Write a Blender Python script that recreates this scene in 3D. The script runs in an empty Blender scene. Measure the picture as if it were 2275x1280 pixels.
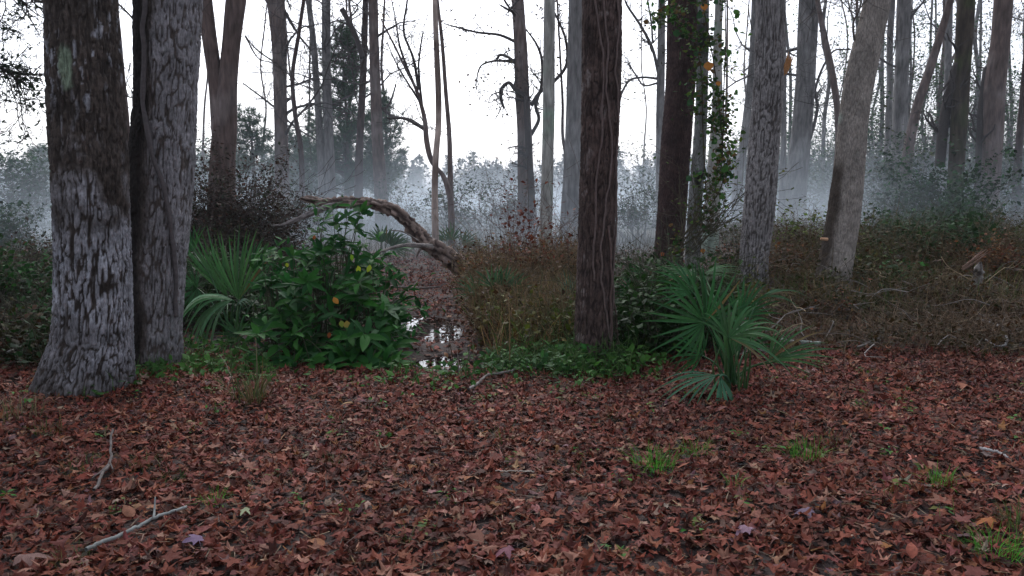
import bpy, math, numpy as np
from mathutils import Vector

# ------------------------------------------------------------------ camera, sky, sun, exposure
S = bpy.context.scene
COL = S.collection
FPX, CX, CY = 1785.0, 1137.5, 640.0          # focal length and centre in photo pixels
CAMH = 1.5
PITCH = math.atan((CY - 415) / FPX)
cam = bpy.data.cameras.new('camera')
cam.sensor_width = 36.0
cam.lens = 36.0 * FPX / 2275.0
cam.clip_start, cam.clip_end = 0.05, 3000
camo = bpy.data.objects.new('camera', cam)
COL.objects.link(camo)
camo.location = (0, 0, CAMH)
camo.rotation_euler = (math.pi / 2 - PITCH, 0, 0)
S.camera = camo

SUN_EL, SUN_ROT = math.radians(43), math.radians(-8)      # veiled morning sun high ahead, behind thin cloud
world = bpy.data.worlds.new('World')
S.world = world
world.use_nodes = True
wn, wl = world.node_tree.nodes, world.node_tree.links
wn.clear()
sky = wn.new('ShaderNodeTexSky')
sky.sky_type = 'NISHITA'
sky.sun_disc = False
sky.sun_elevation, sky.sun_rotation = SUN_EL, SUN_ROT
sky.air_density, sky.dust_density, sky.ozone_density = 1.0, 3.0, 1.0
hs = wn.new('ShaderNodeHueSaturation')
hs.inputs['Saturation'].default_value = 0.30
wb = wn.new('ShaderNodeMix'); wb.data_type = 'RGBA'; wb.blend_type = 'MULTIPLY'
wb.inputs[0].default_value = 1.0
wb.inputs[7].default_value = (0.95, 0.98, 1.07, 1)
bg = wn.new('ShaderNodeBackground')
bg.inputs['Strength'].default_value = 0.12
wo = wn.new('ShaderNodeOutputWorld')
wl.new(sky.outputs[0], hs.inputs['Color'])
wl.new(hs.outputs[0], wb.inputs[6])
wl.new(wb.outputs[2], bg.inputs['Color'])
wl.new(bg.outputs[0], wo.inputs['Surface'])

sl = bpy.data.lights.new('sun', 'SUN')
sl.energy, sl.angle, sl.color = 0.6, math.radians(25), (1.0, 0.97, 0.93)
so = bpy.data.objects.new('sun', sl)
COL.objects.link(so)
sd = Vector((math.sin(SUN_ROT) * math.cos(SUN_EL), math.cos(SUN_ROT) * math.cos(SUN_EL), math.sin(SUN_EL)))
so.rotation_euler = sd.to_track_quat('Z', 'Y').to_euler()

S.view_settings.view_transform = 'Standard'
S.view_settings.look = 'None'
S.view_settings.exposure = 1.05
S.view_settings.gamma = 1.0
S.view_settings.use_curve_mapping = False
S.cycles.max_bounces = 5
S.cycles.diffuse_bounces = 3
S.cycles.glossy_bounces = 2
S.cycles.transmission_bounces = 3
S.cycles.transparent_max_bounces = 6
S.cycles.volume_bounces = 0
S.cycles.volume_step_rate = 0.12
S.cycles.volume_max_steps = 256

RNG = np.random.default_rng(7)
PI = math.pi

# ------------------------------------------------------------------ helpers
cp, sp_ = math.cos(PITCH), math.sin(PITCH)
FWD = np.array([0, cp, -sp_]); UP = np.array([0, sp_, cp]); RT = np.array([1.0, 0, 0])

def P(px, py, Y):
    """the place seen at photo pixel (px, py) that stands Y metres ahead"""
    d = FWD * FPX + RT * (px - CX) + UP * (CY - py)
    return np.array([0, 0, CAMH]) + d * (Y / d[1])

def Gd(px, py, z=0.0):
    """the place on the level z seen at photo pixel (px, py)"""
    d = FWD * FPX + RT * (px - CX) + UP * (CY - py)
    return np.array([0, 0, CAMH]) + d * ((z - CAMH) / d[2])

def sm(a, b, x):
    t = np.clip((x - a) / (b - a), 0, 1)
    return t * t * (3 - 2 * t)

def vnoise(p, seed=0):
    p = np.asarray(p, float)
    i = np.floor(p).astype(np.int64)
    f = p - i
    f = f * f * (3 - 2 * f)
    def h(ix, iy, iz):
        n = (ix * 374761393 + iy * 668265263 + iz * 2147483647 + seed * 974634777) & 0xffffffff
        n = ((n ^ (n >> 13)) * 1274126177) & 0xffffffff
        return ((n ^ (n >> 16)) & 0xffff) / 65535.0
    r = 0
    for a in (0, 1):
        wx = f[..., 0] if a else 1 - f[..., 0]
        for b in (0, 1):
            wy = f[..., 1] if b else 1 - f[..., 1]
            for c in (0, 1):
                wz = f[..., 2] if c else 1 - f[..., 2]
                r = r + h(i[..., 0] + a, i[..., 1] + b, i[..., 2] + c) * wx * wy * wz
    return r

def fbm(p, oct=3, seed=0):
    p = np.asarray(p, float); r = 0; a = 0.5; s = 0
    for k in range(oct):
        r = r + a * vnoise(p * 2 ** k, seed + k * 17); s += a; a *= 0.5
    return r / s

DITCH = np.array([(-0.35, 5.9), (-0.52, 6.9), (-0.75, 8.0), (-1.02, 9.6), (-1.4, 12.0), (-2.1, 16.0), (-3.2, 22.0)])
def ditch_d(x, y):
    cx = np.interp(y, DITCH[:, 1], DITCH[:, 0])
    w = np.interp(y, [5.9, 6.6, 9.5, 14, 22], [0.18, 0.45, 0.55, 1.0, 2.0])
    return np.abs(x - cx) / w, sm(5.9, 6.8, y) * (1 - sm(14, 22, y))

def H(x, y):
    x = np.asarray(x, float); y = np.asarray(y, float)
    q = np.stack([x * 0.55, y * 0.55, 0 * x], -1)
    z = (fbm(q, 2, 5) - 0.5) * 0.10
    q = np.stack([x * 3, y * 3, 0 * x + 4], -1)
    z = z + (vnoise(q, 9) - 0.5) * 0.03
    z = z * (1 - sm(60, 120, y))
    d, m = ditch_d(x, y)
    dep = .07 + .19 * (np.exp(-((y - 9.3) / 1.1) ** 2) + np.exp(-((y - 7.25) / .42) ** 2))
    z = z - dep * m * np.exp(-d * d * 1.1)
    z = z + 0.22 * sm(8.5, 15, y) * sm(2.0, 5.5, x) * (1 - sm(24, 40, y))
    return z
def Hs(x, y):
    return float(H(np.array([x]), np.array([y]))[0])

class MB:
    """collects vertices, faces and a colour per vertex"""
    def __init__(s): s.v, s.f, s.c, s.n = [], {3: [], 4: []}, [], 0
    def add(s, v, faces, c=(0.5, 0.5, 0.5)):
        v = np.asarray(v, float).reshape(-1, 3)
        c = np.asarray(c, float)
        if c.ndim == 1: c = np.repeat(c[None, :], len(v), 0)
        for f in (faces if isinstance(faces, list) else [faces]):
            if len(f): s.f[f.shape[1]].append(f + s.n)
        s.v.append(v); s.c.append(c); s.n += len(v)
    def mesh(s, name, mat, smooth=True):
        v = np.concatenate(s.v); c = np.concatenate(s.c)
        me = bpy.data.meshes.new(name)
        me.vertices.add(len(v)); me.vertices.foreach_set('co', v.astype(np.float32).ravel())
        ls, st, tot = [], [], 0
        for k in (3, 4):
            if s.f[k]:
                a = np.concatenate(s.f[k]); ls.append(a.ravel())
                st.append(tot + np.arange(len(a)) * k); tot += a.size
        li = np.concatenate(ls).astype(np.int32); ps = np.concatenate(st).astype(np.int32)
        me.loops.add(len(li)); me.loops.foreach_set('vertex_index', li)
        me.polygons.add(len(ps)); me.polygons.foreach_set('loop_start', ps)
        me.polygons.foreach_set('use_smooth', np.full(len(ps), smooth))
        at = me.attributes.new('Col', 'FLOAT_COLOR', 'POINT')
        at.data.foreach_set('color', np.concatenate([c, np.ones((len(c), 1))], 1).astype(np.float32).ravel())
        me.update(calc_edges=True); me.validate()
        me.materials.append(mat)
        return me
    def build(s, name, mat, parent=None, origin=None, smooth=True, kind=None):
        if origin is not None:
            s.v = [a - np.asarray(origin) for a in s.v]
        me = s.mesh(name, mat, smooth)
        return link(name, me, parent, origin if parent is None else None, kind)

def link(name, me, parent=None, loc=None, kind=None):
    o = bpy.data.objects.new(name, me)
    COL.objects.link(o)
    if parent is not None: o.parent = parent
    if loc is not None: o.location = loc
    if kind: o['kind'] = kind
    return o

def tag(o, label=None, cat=None, group=None, kind=None):
    for k, v in (('label', label), ('category', cat), ('group', group), ('kind', kind)):
        if v: o[k] = v
    return o

def empty(name, loc, label, cat, group=None):
    o = bpy.data.objects.new(name, None)
    o.empty_display_size = 0.2
    COL.objects.link(o); o.location = loc
    return tag(o, label, cat, group)

def smooth_path(pts, n):
    """Catmull-Rom through rows (any columns), n samples"""
    pts = np.asarray(pts, float)
    if len(pts) == 2: return pts[0] + (pts[1] - pts[0]) * np.linspace(0, 1, n)[:, None]
    d = np.linalg.norm(np.diff(pts[:, :3], axis=0), axis=1); t = np.concatenate([[0], np.cumsum(d)])
    m = np.zeros_like(pts)
    m[1:-1] = (pts[2:] - pts[:-2]) / (t[2:] - t[:-2])[:, None]
    m[0] = (pts[1] - pts[0]) / d[0]; m[-1] = (pts[-1] - pts[-2]) / d[-1]
    u = np.linspace(0, t[-1], n); i = np.clip(np.searchsorted(t, u, 'right') - 1, 0, len(pts) - 2)
    h = d[i][:, None]; s = ((u - t[i]) / d[i])[:, None]
    return ((2 * s**3 - 3 * s**2 + 1) * pts[i] + (s**3 - 2 * s**2 + s) * h * m[i]
            + (-2 * s**3 + 3 * s**2) * pts[i + 1] + (s**3 - s**2) * h * m[i + 1])

def tube(mb, pts, rad, sides=5, col=(0.1, 0.1, 0.1), cap=True):
    pts = np.asarray(pts, float); n = len(pts)
    rad = np.broadcast_to(np.asarray(rad, float), (n,))
    t = np.gradient(pts, axis=0); t /= np.linalg.norm(t, axis=1)[:, None] + 1e-9
    ref = np.array([0.31, 0.87, 0.38]) if abs(t[0] @ np.array([0.31, 0.87, 0.38])) < 0.9 else np.array([1.0, 0, 0])
    a = np.cross(t, ref); a /= np.linalg.norm(a, axis=1)[:, None] + 1e-9
    b = np.cross(t, a)
    th = np.arange(sides) * 2 * PI / sides
    v = pts[:, None] + rad[:, None, None] * (a[:, None] * np.cos(th)[None, :, None] + b[:, None] * np.sin(th)[None, :, None])
    i = np.arange(n - 1)[:, None] * sides; j = np.arange(sides)[None, :]; k = (j + 1) % sides
    q = np.stack([i + j, i + k, i + sides + k, i + sides + j], -1).reshape(-1, 4)
    col = np.asarray(col, float)
    if col.ndim == 2: col = np.repeat(col, sides, 0)
    fs = [q]
    if cap:
        e = (n - 1) * sides
        fs.append(np.array([[e, e + m, e + m + 1] for m in range(1, sides - 1)]))
    mb.add(v.reshape(-1, 3), fs, col)

def rotz(a): 
    c, s = np.cos(a), np.sin(a); z = 0 * a; o = z + 1
    return np.stack([np.stack([c, -s, z], -1), np.stack([s, c, z], -1), np.stack([z, z, o], -1)], -2)
def rotx(a):
    c, s = np.cos(a), np.sin(a); z = 0 * a; o = z + 1
    return np.stack([np.stack([o, z, z], -1), np.stack([z, c, -s], -1), np.stack([z, s, c], -1)], -2)
def rand_rot(n, tilt, rng=RNG, yaw=None):
    """random yaw, then a tilt of about `tilt` radians to a random side"""
    y1 = rng.uniform(0, 2 * PI, n) if yaw is None else yaw
    a = rng.uniform(0, 2 * PI, n); t = rng.normal(0, 1, n) * tilt
    return rotz(a) @ rotx(t) @ rotz(y1 - a)
def frame_from(d, n):
    """columns: y along d, z close to n"""
    d = d / np.linalg.norm(d, axis=-1, keepdims=True)
    x = np.cross(d, n); x /= np.linalg.norm(x, axis=-1, keepdims=True) + 1e-9
    z = np.cross(x, d)
    return np.stack([x, d, z], -1)

def scatter(mb, temps, pos, R, sc, col, rng=RNG):
    pos = np.asarray(pos); n = len(pos)
    which = rng.integers(0, len(temps), n); sc = np.broadcast_to(sc, (n,)); col = np.broadcast_to(col, (n, 3))
    for k, (tv, tf) in enumerate(temps):
        m = np.where(which == k)[0]
        if not len(m): continue
        v = np.einsum('nij,kj->nki', R[m], tv) * sc[m][:, None, None] + pos[m][:, None]
        f = (tf[None] + (np.arange(len(m)) * len(tv))[:, None, None]).reshape(-1, tf.shape[1])
        mb.add(v.reshape(-1, 3), f, np.repeat(col[m], len(tv), 0))

def palette(rng, n, cols, wts=None, jit=0.25):
    cols = np.array(cols, float); i = rng.choice(len(cols), n, p=None if wts is None else np.array(wts) / sum(wts))
    c = cols[i] * (1 + rng.normal(0, jit, (n, 1))) * (1 + rng.normal(0, 0.08, (n, 3)))
    return np.clip(c, 0.004, 0.85)

# leaf shapes ------------------------------------------------------
def star_leaf(rng, curl=1.0):
    ang = np.radians([90, 28, -35, 152, 215]); order = [4, 3, 0, 1, 2]
    ln = np.array([1.0, 0.92, 0.66, 0.92, 0.66]) * rng.uniform(0.85, 1.1, 5)
    out = []
    for k in order[::-1]:
        a, l = ang[k] + rng.normal(0, 0.06), ln[k]
        out += [(a - 0.50, 0.44), (a - 0.24, 0.66 * l + .06), (a, l), (a + 0.24, 0.66 * l + .06)]
    out.append((math.radians(255), 0.30))
    a = np.array(out); x, y = np.cos(a[:, 0]) * a[:, 1], np.sin(a[:, 0]) * a[:, 1]
    v = np.vstack([[0, -0.05], np.stack([x, y], 1)])
    b1, b2, ph = rng.normal(0, 0.5, 3) * curl
    r2 = (v ** 2).sum(1); th = np.arctan2(v[:, 1], v[:, 0])
    z = b1 * v[:, 0] ** 2 + b2 * v[:, 1] ** 2 + 0.28 * curl * r2 * np.sin(3 * th + ph * 5) + 0.25 * curl * np.abs(v[:, 0]) * rng.uniform(-1, 1)
    V = np.column_stack([v * np.array([1, 1]), z])
    V = V * np.array([1 / (1 + .5 * abs(b1)), 1 / (1 + .5 * abs(b2)), 1])
    n = len(V); F = np.array([[0, i, i + 1] for i in range(1, n - 1)] + [[0, n - 1, 1]])
    # stalk
    s = len(V); V = np.vstack([V, [[-.02, -.1, z[0]], [.02, -.1, z[0]], [rng.normal(0, .12), -0.85, z[0] - .05 + rng.normal(0, .1)]]])
    return V * 0.5, np.vstack([F, [[s, s + 1, s + 2]]])
def oval_leaf(rng, w=0.3, bend=0.3, fold=0.25, seg=3):
    t = np.linspace(0, 1, seg + 2); V = [[0, 0, 0]]
    for q in t[1:-1]:
        ww = w * math.sin(PI * q ** 0.85) ** 0.8; z = -bend * q * q + rng.normal(0, .02)
        V += [[-ww, q, z + fold * ww], [0, q, z], [ww, q, z + fold * ww]]
    V.append([0, 1, -bend]); V = np.array(V)
    F = [[0, 1, 2], [0, 2, 3]]
    for s in range(seg - 1):
        o = 1 + 3 * s
        F += [[o, o + 3, o + 4], [o, o + 4, o + 1], [o + 1, o + 4, o + 5], [o + 1, o + 5, o + 2]]
    o = 1 + 3 * (seg - 1); e = len(V) - 1
    F += [[o, e, o + 1], [o + 1, e, o + 2]]
    return V, np.array(F)
def blade(rng, w=0.02, bend=0.4, seg=4):
    t = np.linspace(0, 1, seg + 1); b = bend * rng.uniform(0.5, 1.4)
    V = []
    for q in t[:-1]:
        V += [[-w * (1 - q * .7), b * q * q, q * (1 - .25 * b * q)], [w * (1 - q * .7), b * q * q, q * (1 - .25 * b * q)]]
    V.append([0, b, 1 - .25 * b]); F = []
    for s in range(seg - 1):
        o = 2 * s; F += [[o, o + 1, o + 3], [o, o + 3, o + 2]]
    o = 2 * (seg - 1); F.append([o, o + 1, o + 2])
    return np.array(V), np.array(F)
STARS = [star_leaf(RNG, c) for c in (0.3, .5, .6, .8, 1.0, 1.3, 1.7, .5, .9, 2.0)]
OVALS = [oval_leaf(RNG, w, b, f) for w, b, f in ((.3, .2, .2), (.26, .5, .4), (.34, .1, -.3), (.22, .3, .5))]
BAY = [oval_leaf(RNG, .17, b, f, 4) for b, f in ((.15, .3), (.3, .35), (.02, .2), (.42, .3))]
SMALL = [oval_leaf(RNG, .3, .2, .2, 1), oval_leaf(RNG, .22, .1, .4, 1), oval_leaf(RNG, .36, .3, -.2, 1)]
BLADES = [blade(RNG, w, b) for w, b in ((.012, .3), (.016, .6), (.010, .9), (.014, .1))]
NEEDLE = [(np.array([[-.03, 0, 0], [.03, 0, 0], [0, 1, .0]]), np.array([[0, 1, 2]]))]

# ------------------------------------------------------------------ materials
def attr_mat(name, rough=0.7, spec=0.3, transl=0.0, nscale=(30, 30, 30), namt=0.35, bump=0.0, bdist=0.01, coat=0):
    m = bpy.data.materials.new(name); m.use_nodes = True
    N, L = m.node_tree.nodes, m.node_tree.links
    bs = N['Principled BSDF']; out = N['Material Output']
    at = N.new('ShaderNodeAttribute'); at.attribute_name = 'Col'
    tc = N.new('ShaderNodeTexCoord'); mp = N.new('ShaderNodeMapping'); mp.inputs['Scale'].default_value = nscale
    nz = N.new('ShaderNodeTexNoise'); nz.inputs['Scale'].default_value = 1.0; nz.inputs['Detail'].default_value = 4; nz.inputs['Roughness'].default_value = .65
    L.new(tc.outputs['Object'], mp.inputs[0]); L.new(mp.outputs[0], nz.inputs['Vector'])
    mr = N.new('ShaderNodeMapRange'); mr.inputs[1].default_value = .3; mr.inputs[2].default_value = .7
    mr.inputs[3].default_value = 1 - namt; mr.inputs[4].default_value = 1 + namt
    L.new(nz.outputs[0], mr.inputs[0])
    mx = N.new('ShaderNodeMix'); mx.data_type = 'RGBA'; mx.blend_type = 'MULTIPLY'; mx.inputs[0].default_value = 1
    L.new(at.outputs['Color'], mx.inputs[6]); L.new(mr.outputs[0], mx.inputs[7])
    L.new(mx.outputs[2], bs.inputs['Base Color'])
    bs.inputs['Roughness'].default_value = rough; bs.inputs['Specular IOR Level'].default_value = spec
    if bump:
        b = N.new('ShaderNodeBump'); b.inputs['Strength'].default_value = bump; b.inputs['Distance'].default_value = bdist
        L.new(nz.outputs[0], b.inputs['Height']); L.new(b.outputs[0], bs.inputs['Normal'])
    if transl:
        tr = N.new('ShaderNodeBsdfTranslucent'); L.new(mx.outputs[2], tr.inputs['Color'])
        ms = N.new('ShaderNodeMixShader'); ms.inputs[0].default_value = transl
        L.new(bs.outputs[0], ms.inputs[1]); L.new(tr.outputs[0], ms.inputs[2]); L.new(ms.outputs[0], out.inputs['Surface'])
    return m
M_BARK = attr_mat('bark', .85, .2, 0, (60, 60, 17), .55, 1.0, .02)
M_BARKFAR = attr_mat('bark_of_far_trees', .9, .2, 0, (12, 12, 2.2), .45, .8, .03)
M_TWIG = attr_mat('twig_bark', .85, .2, 0, (30, 30, 30), .25)
M_DRY = attr_mat('dry_leaf', .72, .14, .12, (60, 60, 60), .35, .5, .004)
M_GREEN = attr_mat('green_leaf', .6, .09, .25, (25, 25, 25), .2)
M_FOL = attr_mat('distant_foliage', .7, .2, .25, (3, 3, 3), .3)
M_PALM = attr_mat('palm_leaf', .5, .2, .2, (60, 60, 14), .22, .25, .003)
M_WOOD = attr_mat('broken_wood', .75, .25, 0, (60, 60, 60), .4, .6, .01)

def ground_mat():
    m = bpy.data.materials.new('forest_soil'); m.use_nodes = True
    N, L = m.node_tree.nodes, m.node_tree.links; bs = N['Principled BSDF']
    tc = N.new('ShaderNodeTexCoord')
    n1 = N.new('ShaderNodeTexNoise'); n1.inputs['Scale'].default_value = 18; n1.inputs['Detail'].default_value = 6
    n2 = N.new('ShaderNodeTexNoise'); n2.inputs['Scale'].default_value = .8; n2.inputs['Detail'].default_value = 4
    L.new(tc.outputs['Object'], n1.inputs['Vector']); L.new(tc.outputs['Object'], n2.inputs['Vector'])
    r1 = N.new('ShaderNodeValToRGB'); e = r1.color_ramp.elements
    e[0].position = .3; e[0].color = (.012, .006, .005, 1); e[1].position = .75; e[1].color = (.045, .020, .014, 1)
    r2 = N.new('ShaderNodeValToRGB'); e = r2.color_ramp.elements
    e[0].position = .3; e[0].color = (.03, .035, .02, 1); e[1].position = .7; e[1].color = (.10, .08, .05, 1)
    L.new(n1.outputs[0], r1.inputs[0]); L.new(n2.outputs[0], r2.inputs[0])
    sx = N.new('ShaderNodeSeparateXYZ'); L.new(tc.outputs['Object'], sx.inputs[0])
    mr = N.new('ShaderNodeMapRange'); mr.inputs[1].default_value = 12; mr.inputs[2].default_value = 26; L.new(sx.outputs[1], mr.inputs[0])
    mx = N.new('ShaderNodeMix'); mx.data_type = 'RGBA'
    L.new(mr.outputs[0], mx.inputs[0]); L.new(r1.outputs[0], mx.inputs[6]); L.new(r2.outputs[0], mx.inputs[7]); L.new(mx.outputs[2], bs.inputs['Base Color'])
    b = N.new('ShaderNodeBump'); b.inputs['Strength'].default_value = .8; b.inputs['Distance'].default_value = .03
    L.new(n1.outputs[0], b.inputs['Height']); L.new(b.outputs[0], bs.inputs['Normal']); bs.inputs['Roughness'].default_value = .9
    return m
def water_mat():
    m = bpy.data.materials.new('ditch_water'); m.use_nodes = True
    N, L = m.node_tree.nodes, m.node_tree.links; bs = N['Principled BSDF']
    bs.inputs['Base Color'].default_value = (.012, .010, .008, 1); bs.inputs['Roughness'].default_value = .03
    bs.inputs['Specular IOR Level'].default_value = .5; bs.inputs['IOR'].default_value = 1.33
    n = N.new('ShaderNodeTexNoise'); n.inputs['Scale'].default_value = 6; tc = N.new('ShaderNodeTexCoord'); L.new(tc.outputs['Object'], n.inputs['Vector'])
    b = N.new('ShaderNodeBump'); b.inputs['Strength'].default_value = .15; b.inputs['Distance'].default_value = .01
    L.new(n.outputs[0], b.inputs['Height']); L.new(b.outputs[0], bs.inputs['Normal'])
    return m
def vol_mat(name, col, dens, an=0.35):
    m = bpy.data.materials.new(name); m.use_nodes = True
    N, L = m.node_tree.nodes, m.node_tree.links; N.clear()
    v = N.new('ShaderNodeVolumePrincipled'); v.inputs['Color'].default_value = (*col, 1); v.inputs['Density'].default_value = dens
    v.inputs['Anisotropy'].default_value = an
    o = N.new('ShaderNodeOutputMaterial'); L.new(v.outputs[0], o.inputs['Volume'])
    m.cycles.homogeneous_volume = True
    return m

# ------------------------------------------------------------------ ground, water
def axis(vals, steps):
    out = [vals[0]]
    for a, b, s in zip(vals[:-1], vals[1:], steps):
        n = max(1, int(round((b - a) / s))); out += list(a + (b - a) * np.arange(1, n + 1) / n)
    return np.array(out)
gx = axis([-700, -120, -30, -9, 9, 30, 120, 700], [60, 10, 1.0, .15, 1.0, 10, 60])
gy = axis([-40, 0, 18, 40, 120, 900], [5, .15, .8, 8, 60])
X, Y = np.meshgrid(gx, gy)
Z = H(X.ravel(), Y.ravel())
mb = MB(); nx = len(gx)
i = np.arange(len(gy) - 1)[:, None] * nx; j = np.arange(nx - 1)[None]
mb.add(np.column_stack([X.ravel(), Y.ravel(), Z]), np.stack([i + j, i + j + 1, i + nx + j + 1, i + nx + j], -1).reshape(-1, 4))
ground = mb.build('ground', ground_mat(), kind='structure')
WL = -0.145
mb = MB(); ys = np.linspace(6.5, 11.2, 16)
cx = np.interp(ys, DITCH[:, 1], DITCH[:, 0]); wv = np.interp(ys, [5.9, 6.6, 9.5, 14], [.25, .6, .7, 1.0])
v = np.concatenate([np.column_stack([cx - wv, ys, 0 * ys + WL]), np.column_stack([cx + wv, ys, 0 * ys + WL])])
k = np.arange(15); mb.add(v, np.stack([k, k + 16, k + 17, k + 1], -1))
mb.build('water', water_mat(), kind='structure')

# ------------------------------------------------------------------ trees
def bark_colors(style, z, th, ridge, q, seed):
    n1 = fbm(q * 2.0, 3, seed)[:, None]; n2 = fbm(q * 9.0, 3, seed + 5)[:, None]; r = ridge[:, None]; Zc = z[:, None]
    side = np.cos(th)[:, None]           # +1 at the right-hand side of the trunk
    A = lambda *c: np.array(c)
    if style == 'oak':                   # brown above, pale lichen below
        base = A(.082, .064, .054) * (.5 + 1.0 * n2) * (.5 + .5 * r)
        lim = 1.60 + .9 * (n1 - .5) + .9 * (n2 - .5) - .10 * side
        pale = sm(.30, -.35, Zc - lim) * (0.45 + .45 * sm(.35, .6, n1 + .25 * side))
        flecks = sm(.56, .70, vnoise(q * np.array([34., 34, 16]), seed + 21)[:, None]) * sm(.35, .6, n1) * .75
        m = np.clip(pale * sm(.2, .75, r) * .9 + flecks * sm(.4, .8, r), 0, 1)
        m = m * sm(.0, .5, Zc)
        c = base * (1 - m) + A(.36, .36, .39) * (.55 + .9 * n2) * m
        d = np.hypot((side + .05) / .22, (Zc - 2.42) / .12) + (n2 - .5) * 1.6
        g = sm(1.3, .6, d); return c * (1 - g) + A(.22, .27, .19) * g
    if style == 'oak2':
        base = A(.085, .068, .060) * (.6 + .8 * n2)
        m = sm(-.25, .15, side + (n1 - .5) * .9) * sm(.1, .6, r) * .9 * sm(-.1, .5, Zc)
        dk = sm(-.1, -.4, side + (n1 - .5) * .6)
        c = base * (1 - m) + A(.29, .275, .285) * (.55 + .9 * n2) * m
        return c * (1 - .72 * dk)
    if style == 'red':                   # dark red-brown shaggy bark
        c = A(.090, .061, .053) * (.25 + 1.5 * n2) * (.45 + .55 * sm(.05, .5, r)); m = sm(.66, .72, n2) * sm(.4, .8, r) * .6
        return c * (1 - m) + A(.24, .21, .20) * m
    if style == 'reddark':
        return A(.056, .033, .030) * (.4 + 1.2 * n2)
    if style == 'grey':
        c = A(.17, .16, .155) * (.5 + n2); m = sm(.52, .70, n1) * .6
        return c * (1 - m) + A(.33, .32, .31) * m
    if style == 'furrow':
        c = A(.075, .064, .06) * (.6 + .8 * n2); m = sm(.15, .7, r) * (.5 + .6 * n1)
        return c * (1 - m) + A(.33, .305, .295) * m
    if style == 'pale':                  # smooth pale trunk with lichen
        c = A(.31, .30, .27) * (.45 + 1.1 * n2); m = sm(.55, .68, n1) * .8
        return c * (1 - m) + A(.26, .34, .26) * m
    if style == 'tan':
        c = A(.27, .235, .205) * (.5 + 1.0 * n2)
        m = sm(.56, .66, fbm(q * np.array([3., 3, 2]), 3, seed + 9)[:, None]) * sm(3.3, 2.2, Zc) * .9
        c = c * (1 - m) + A(.42, .50, .42) * m
        d = sm(-.35, -.75, side + (n1 - .5) * .8) * sm(2.1, 1.7, Zc) * sm(-.2, .6, Zc)
        return c * (1 - .8 * d) + A(.05, .028, .015) * d * .5
    if style == 'brown':
        c = A(.12, .085, .075) * (.45 + 1.1 * n2); m = sm(.5, .66, n1) * .5
        return c * (1 - m) + A(.24, .20, .19) * m
    if style == 'moss':
        c = A(.05, .038, .028) * (.5 + n2); m = sm(.42, .6, n1) * .75
        return c * (1 - m) + A(.050, .060, .022) * m
    if style == 'bleached':
        c = A(.42, .33, .28) * (.5 + n2); m = sm(.5, .6, n1) * .7
        return c * (1 - m) + A(.11, .07, .055) * m
    if style == 'mottle':
        c = A(.20, .20, .19) * (.5 + n2); m = sm(.47, .56, n1)
        return c * (1 - m) + A(.025, .024, .018) * m
    return A(.1, .09, .08) * (.5 + n2)

def trunk_mesh(mb, pts, style, seed, flare=.35, depth=.012, fq=26.0, near=False, fl_h=.5, zst=.36, name_fine=False):
    """pts: rows x, y, z, r from the ground up"""
    L = np.linalg.norm(np.diff(pts[:, :3], axis=0), axis=1).sum()
    r0 = pts[:, 3].max()
    if near:
        fine = .008 if name_fine else .014; vis = 3.6; step = fine
        path = smooth_path(pts, 2400)
        z = path[:, 2]; keep = [0]; last = 0
        s = np.concatenate([[0], np.cumsum(np.linalg.norm(np.diff(path[:, :3], axis=0), axis=1))])
        for a in range(1, len(path)):
            st = step if z[a] < vis else .12
            if s[a] - s[last] >= st: keep.append(a); last = a
        path = path[keep]; sides = int(min(270, 2 * PI * r0 / fine))
    else:
        n = int(np.clip(L / (.10 + r0 * .25), 12, 90)); path = smooth_path(pts, n); sides = 22 if r0 > .12 else (10 if r0 > .05 else 6)
    c, r = path[:, :3], path[:, 3]; n = len(c)
    th = np.arange(sides) * 2 * PI / sides; z0 = pts[0, 2]
    TH, ZZ = np.meshgrid(th, c[:, 2] - z0); RR = np.repeat(r[:, None], sides, 1)
    rf = RR * (1 + flare * np.exp(-np.clip(ZZ, 0, 99) / (fl_h * .5)) * (.75 + .5 * np.sin(TH * 3 + seed) + .3 * np.sin(TH * 5 + seed * 2)))
    low = vnoise(np.stack([np.cos(TH) * 1.2 + seed, np.sin(TH) * 1.2, ZZ * .9], -1), seed)
    rf = rf * (.95 + .12 * low)
    q = np.stack([np.cos(TH) * RR, np.sin(TH) * RR, ZZ], -1)
    if near:
        wq = q * np.array([fq, fq, fq * zst]); wq = wq + 1.4 * (vnoise(q * np.array([9., 9, 5]), seed + 3) - .5)[..., None]
        a = np.abs(vnoise(wq, seed) - .5) * 2; b = np.abs(vnoise(wq * 1.9 + 7, seed + 1) - .5) * 2
        cr = np.abs(vnoise(q * np.array([fq * .6, fq * .6, fq * .8]) + 3, seed + 8) - .5) * 2
        ridge = sm(.0, .34, a) * (.6 + .4 * sm(.0, .3, b)) * (.6 + .4 * sm(0.0, .2, cr))
        rf = rf + depth * (ridge - .6) + depth * .5 * (vnoise(q * 70, seed + 2) - .5)
    else:
        ridge = vnoise(q * np.array([30., 30, 6]), seed)
        rf = rf + depth * .5 * (ridge - .5)
    v = c[:, None] + np.stack([np.cos(TH) * rf, np.sin(TH) * rf, 0 * rf], -1)
    i = np.arange(n - 1)[:, None] * sides; j = np.arange(sides)[None, :]; k = (j + 1) % sides
    f = np.stack([i + j, i + k, i + sides + k, i + sides + j], -1).reshape(-1, 4)
    col = np.clip(bark_colors(style, ZZ.ravel(), TH.ravel(), ridge.ravel(), q.reshape(-1, 3) + seed, seed), .004, .8)
    mb.add(v.reshape(-1, 3), f, col)
    return path

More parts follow.
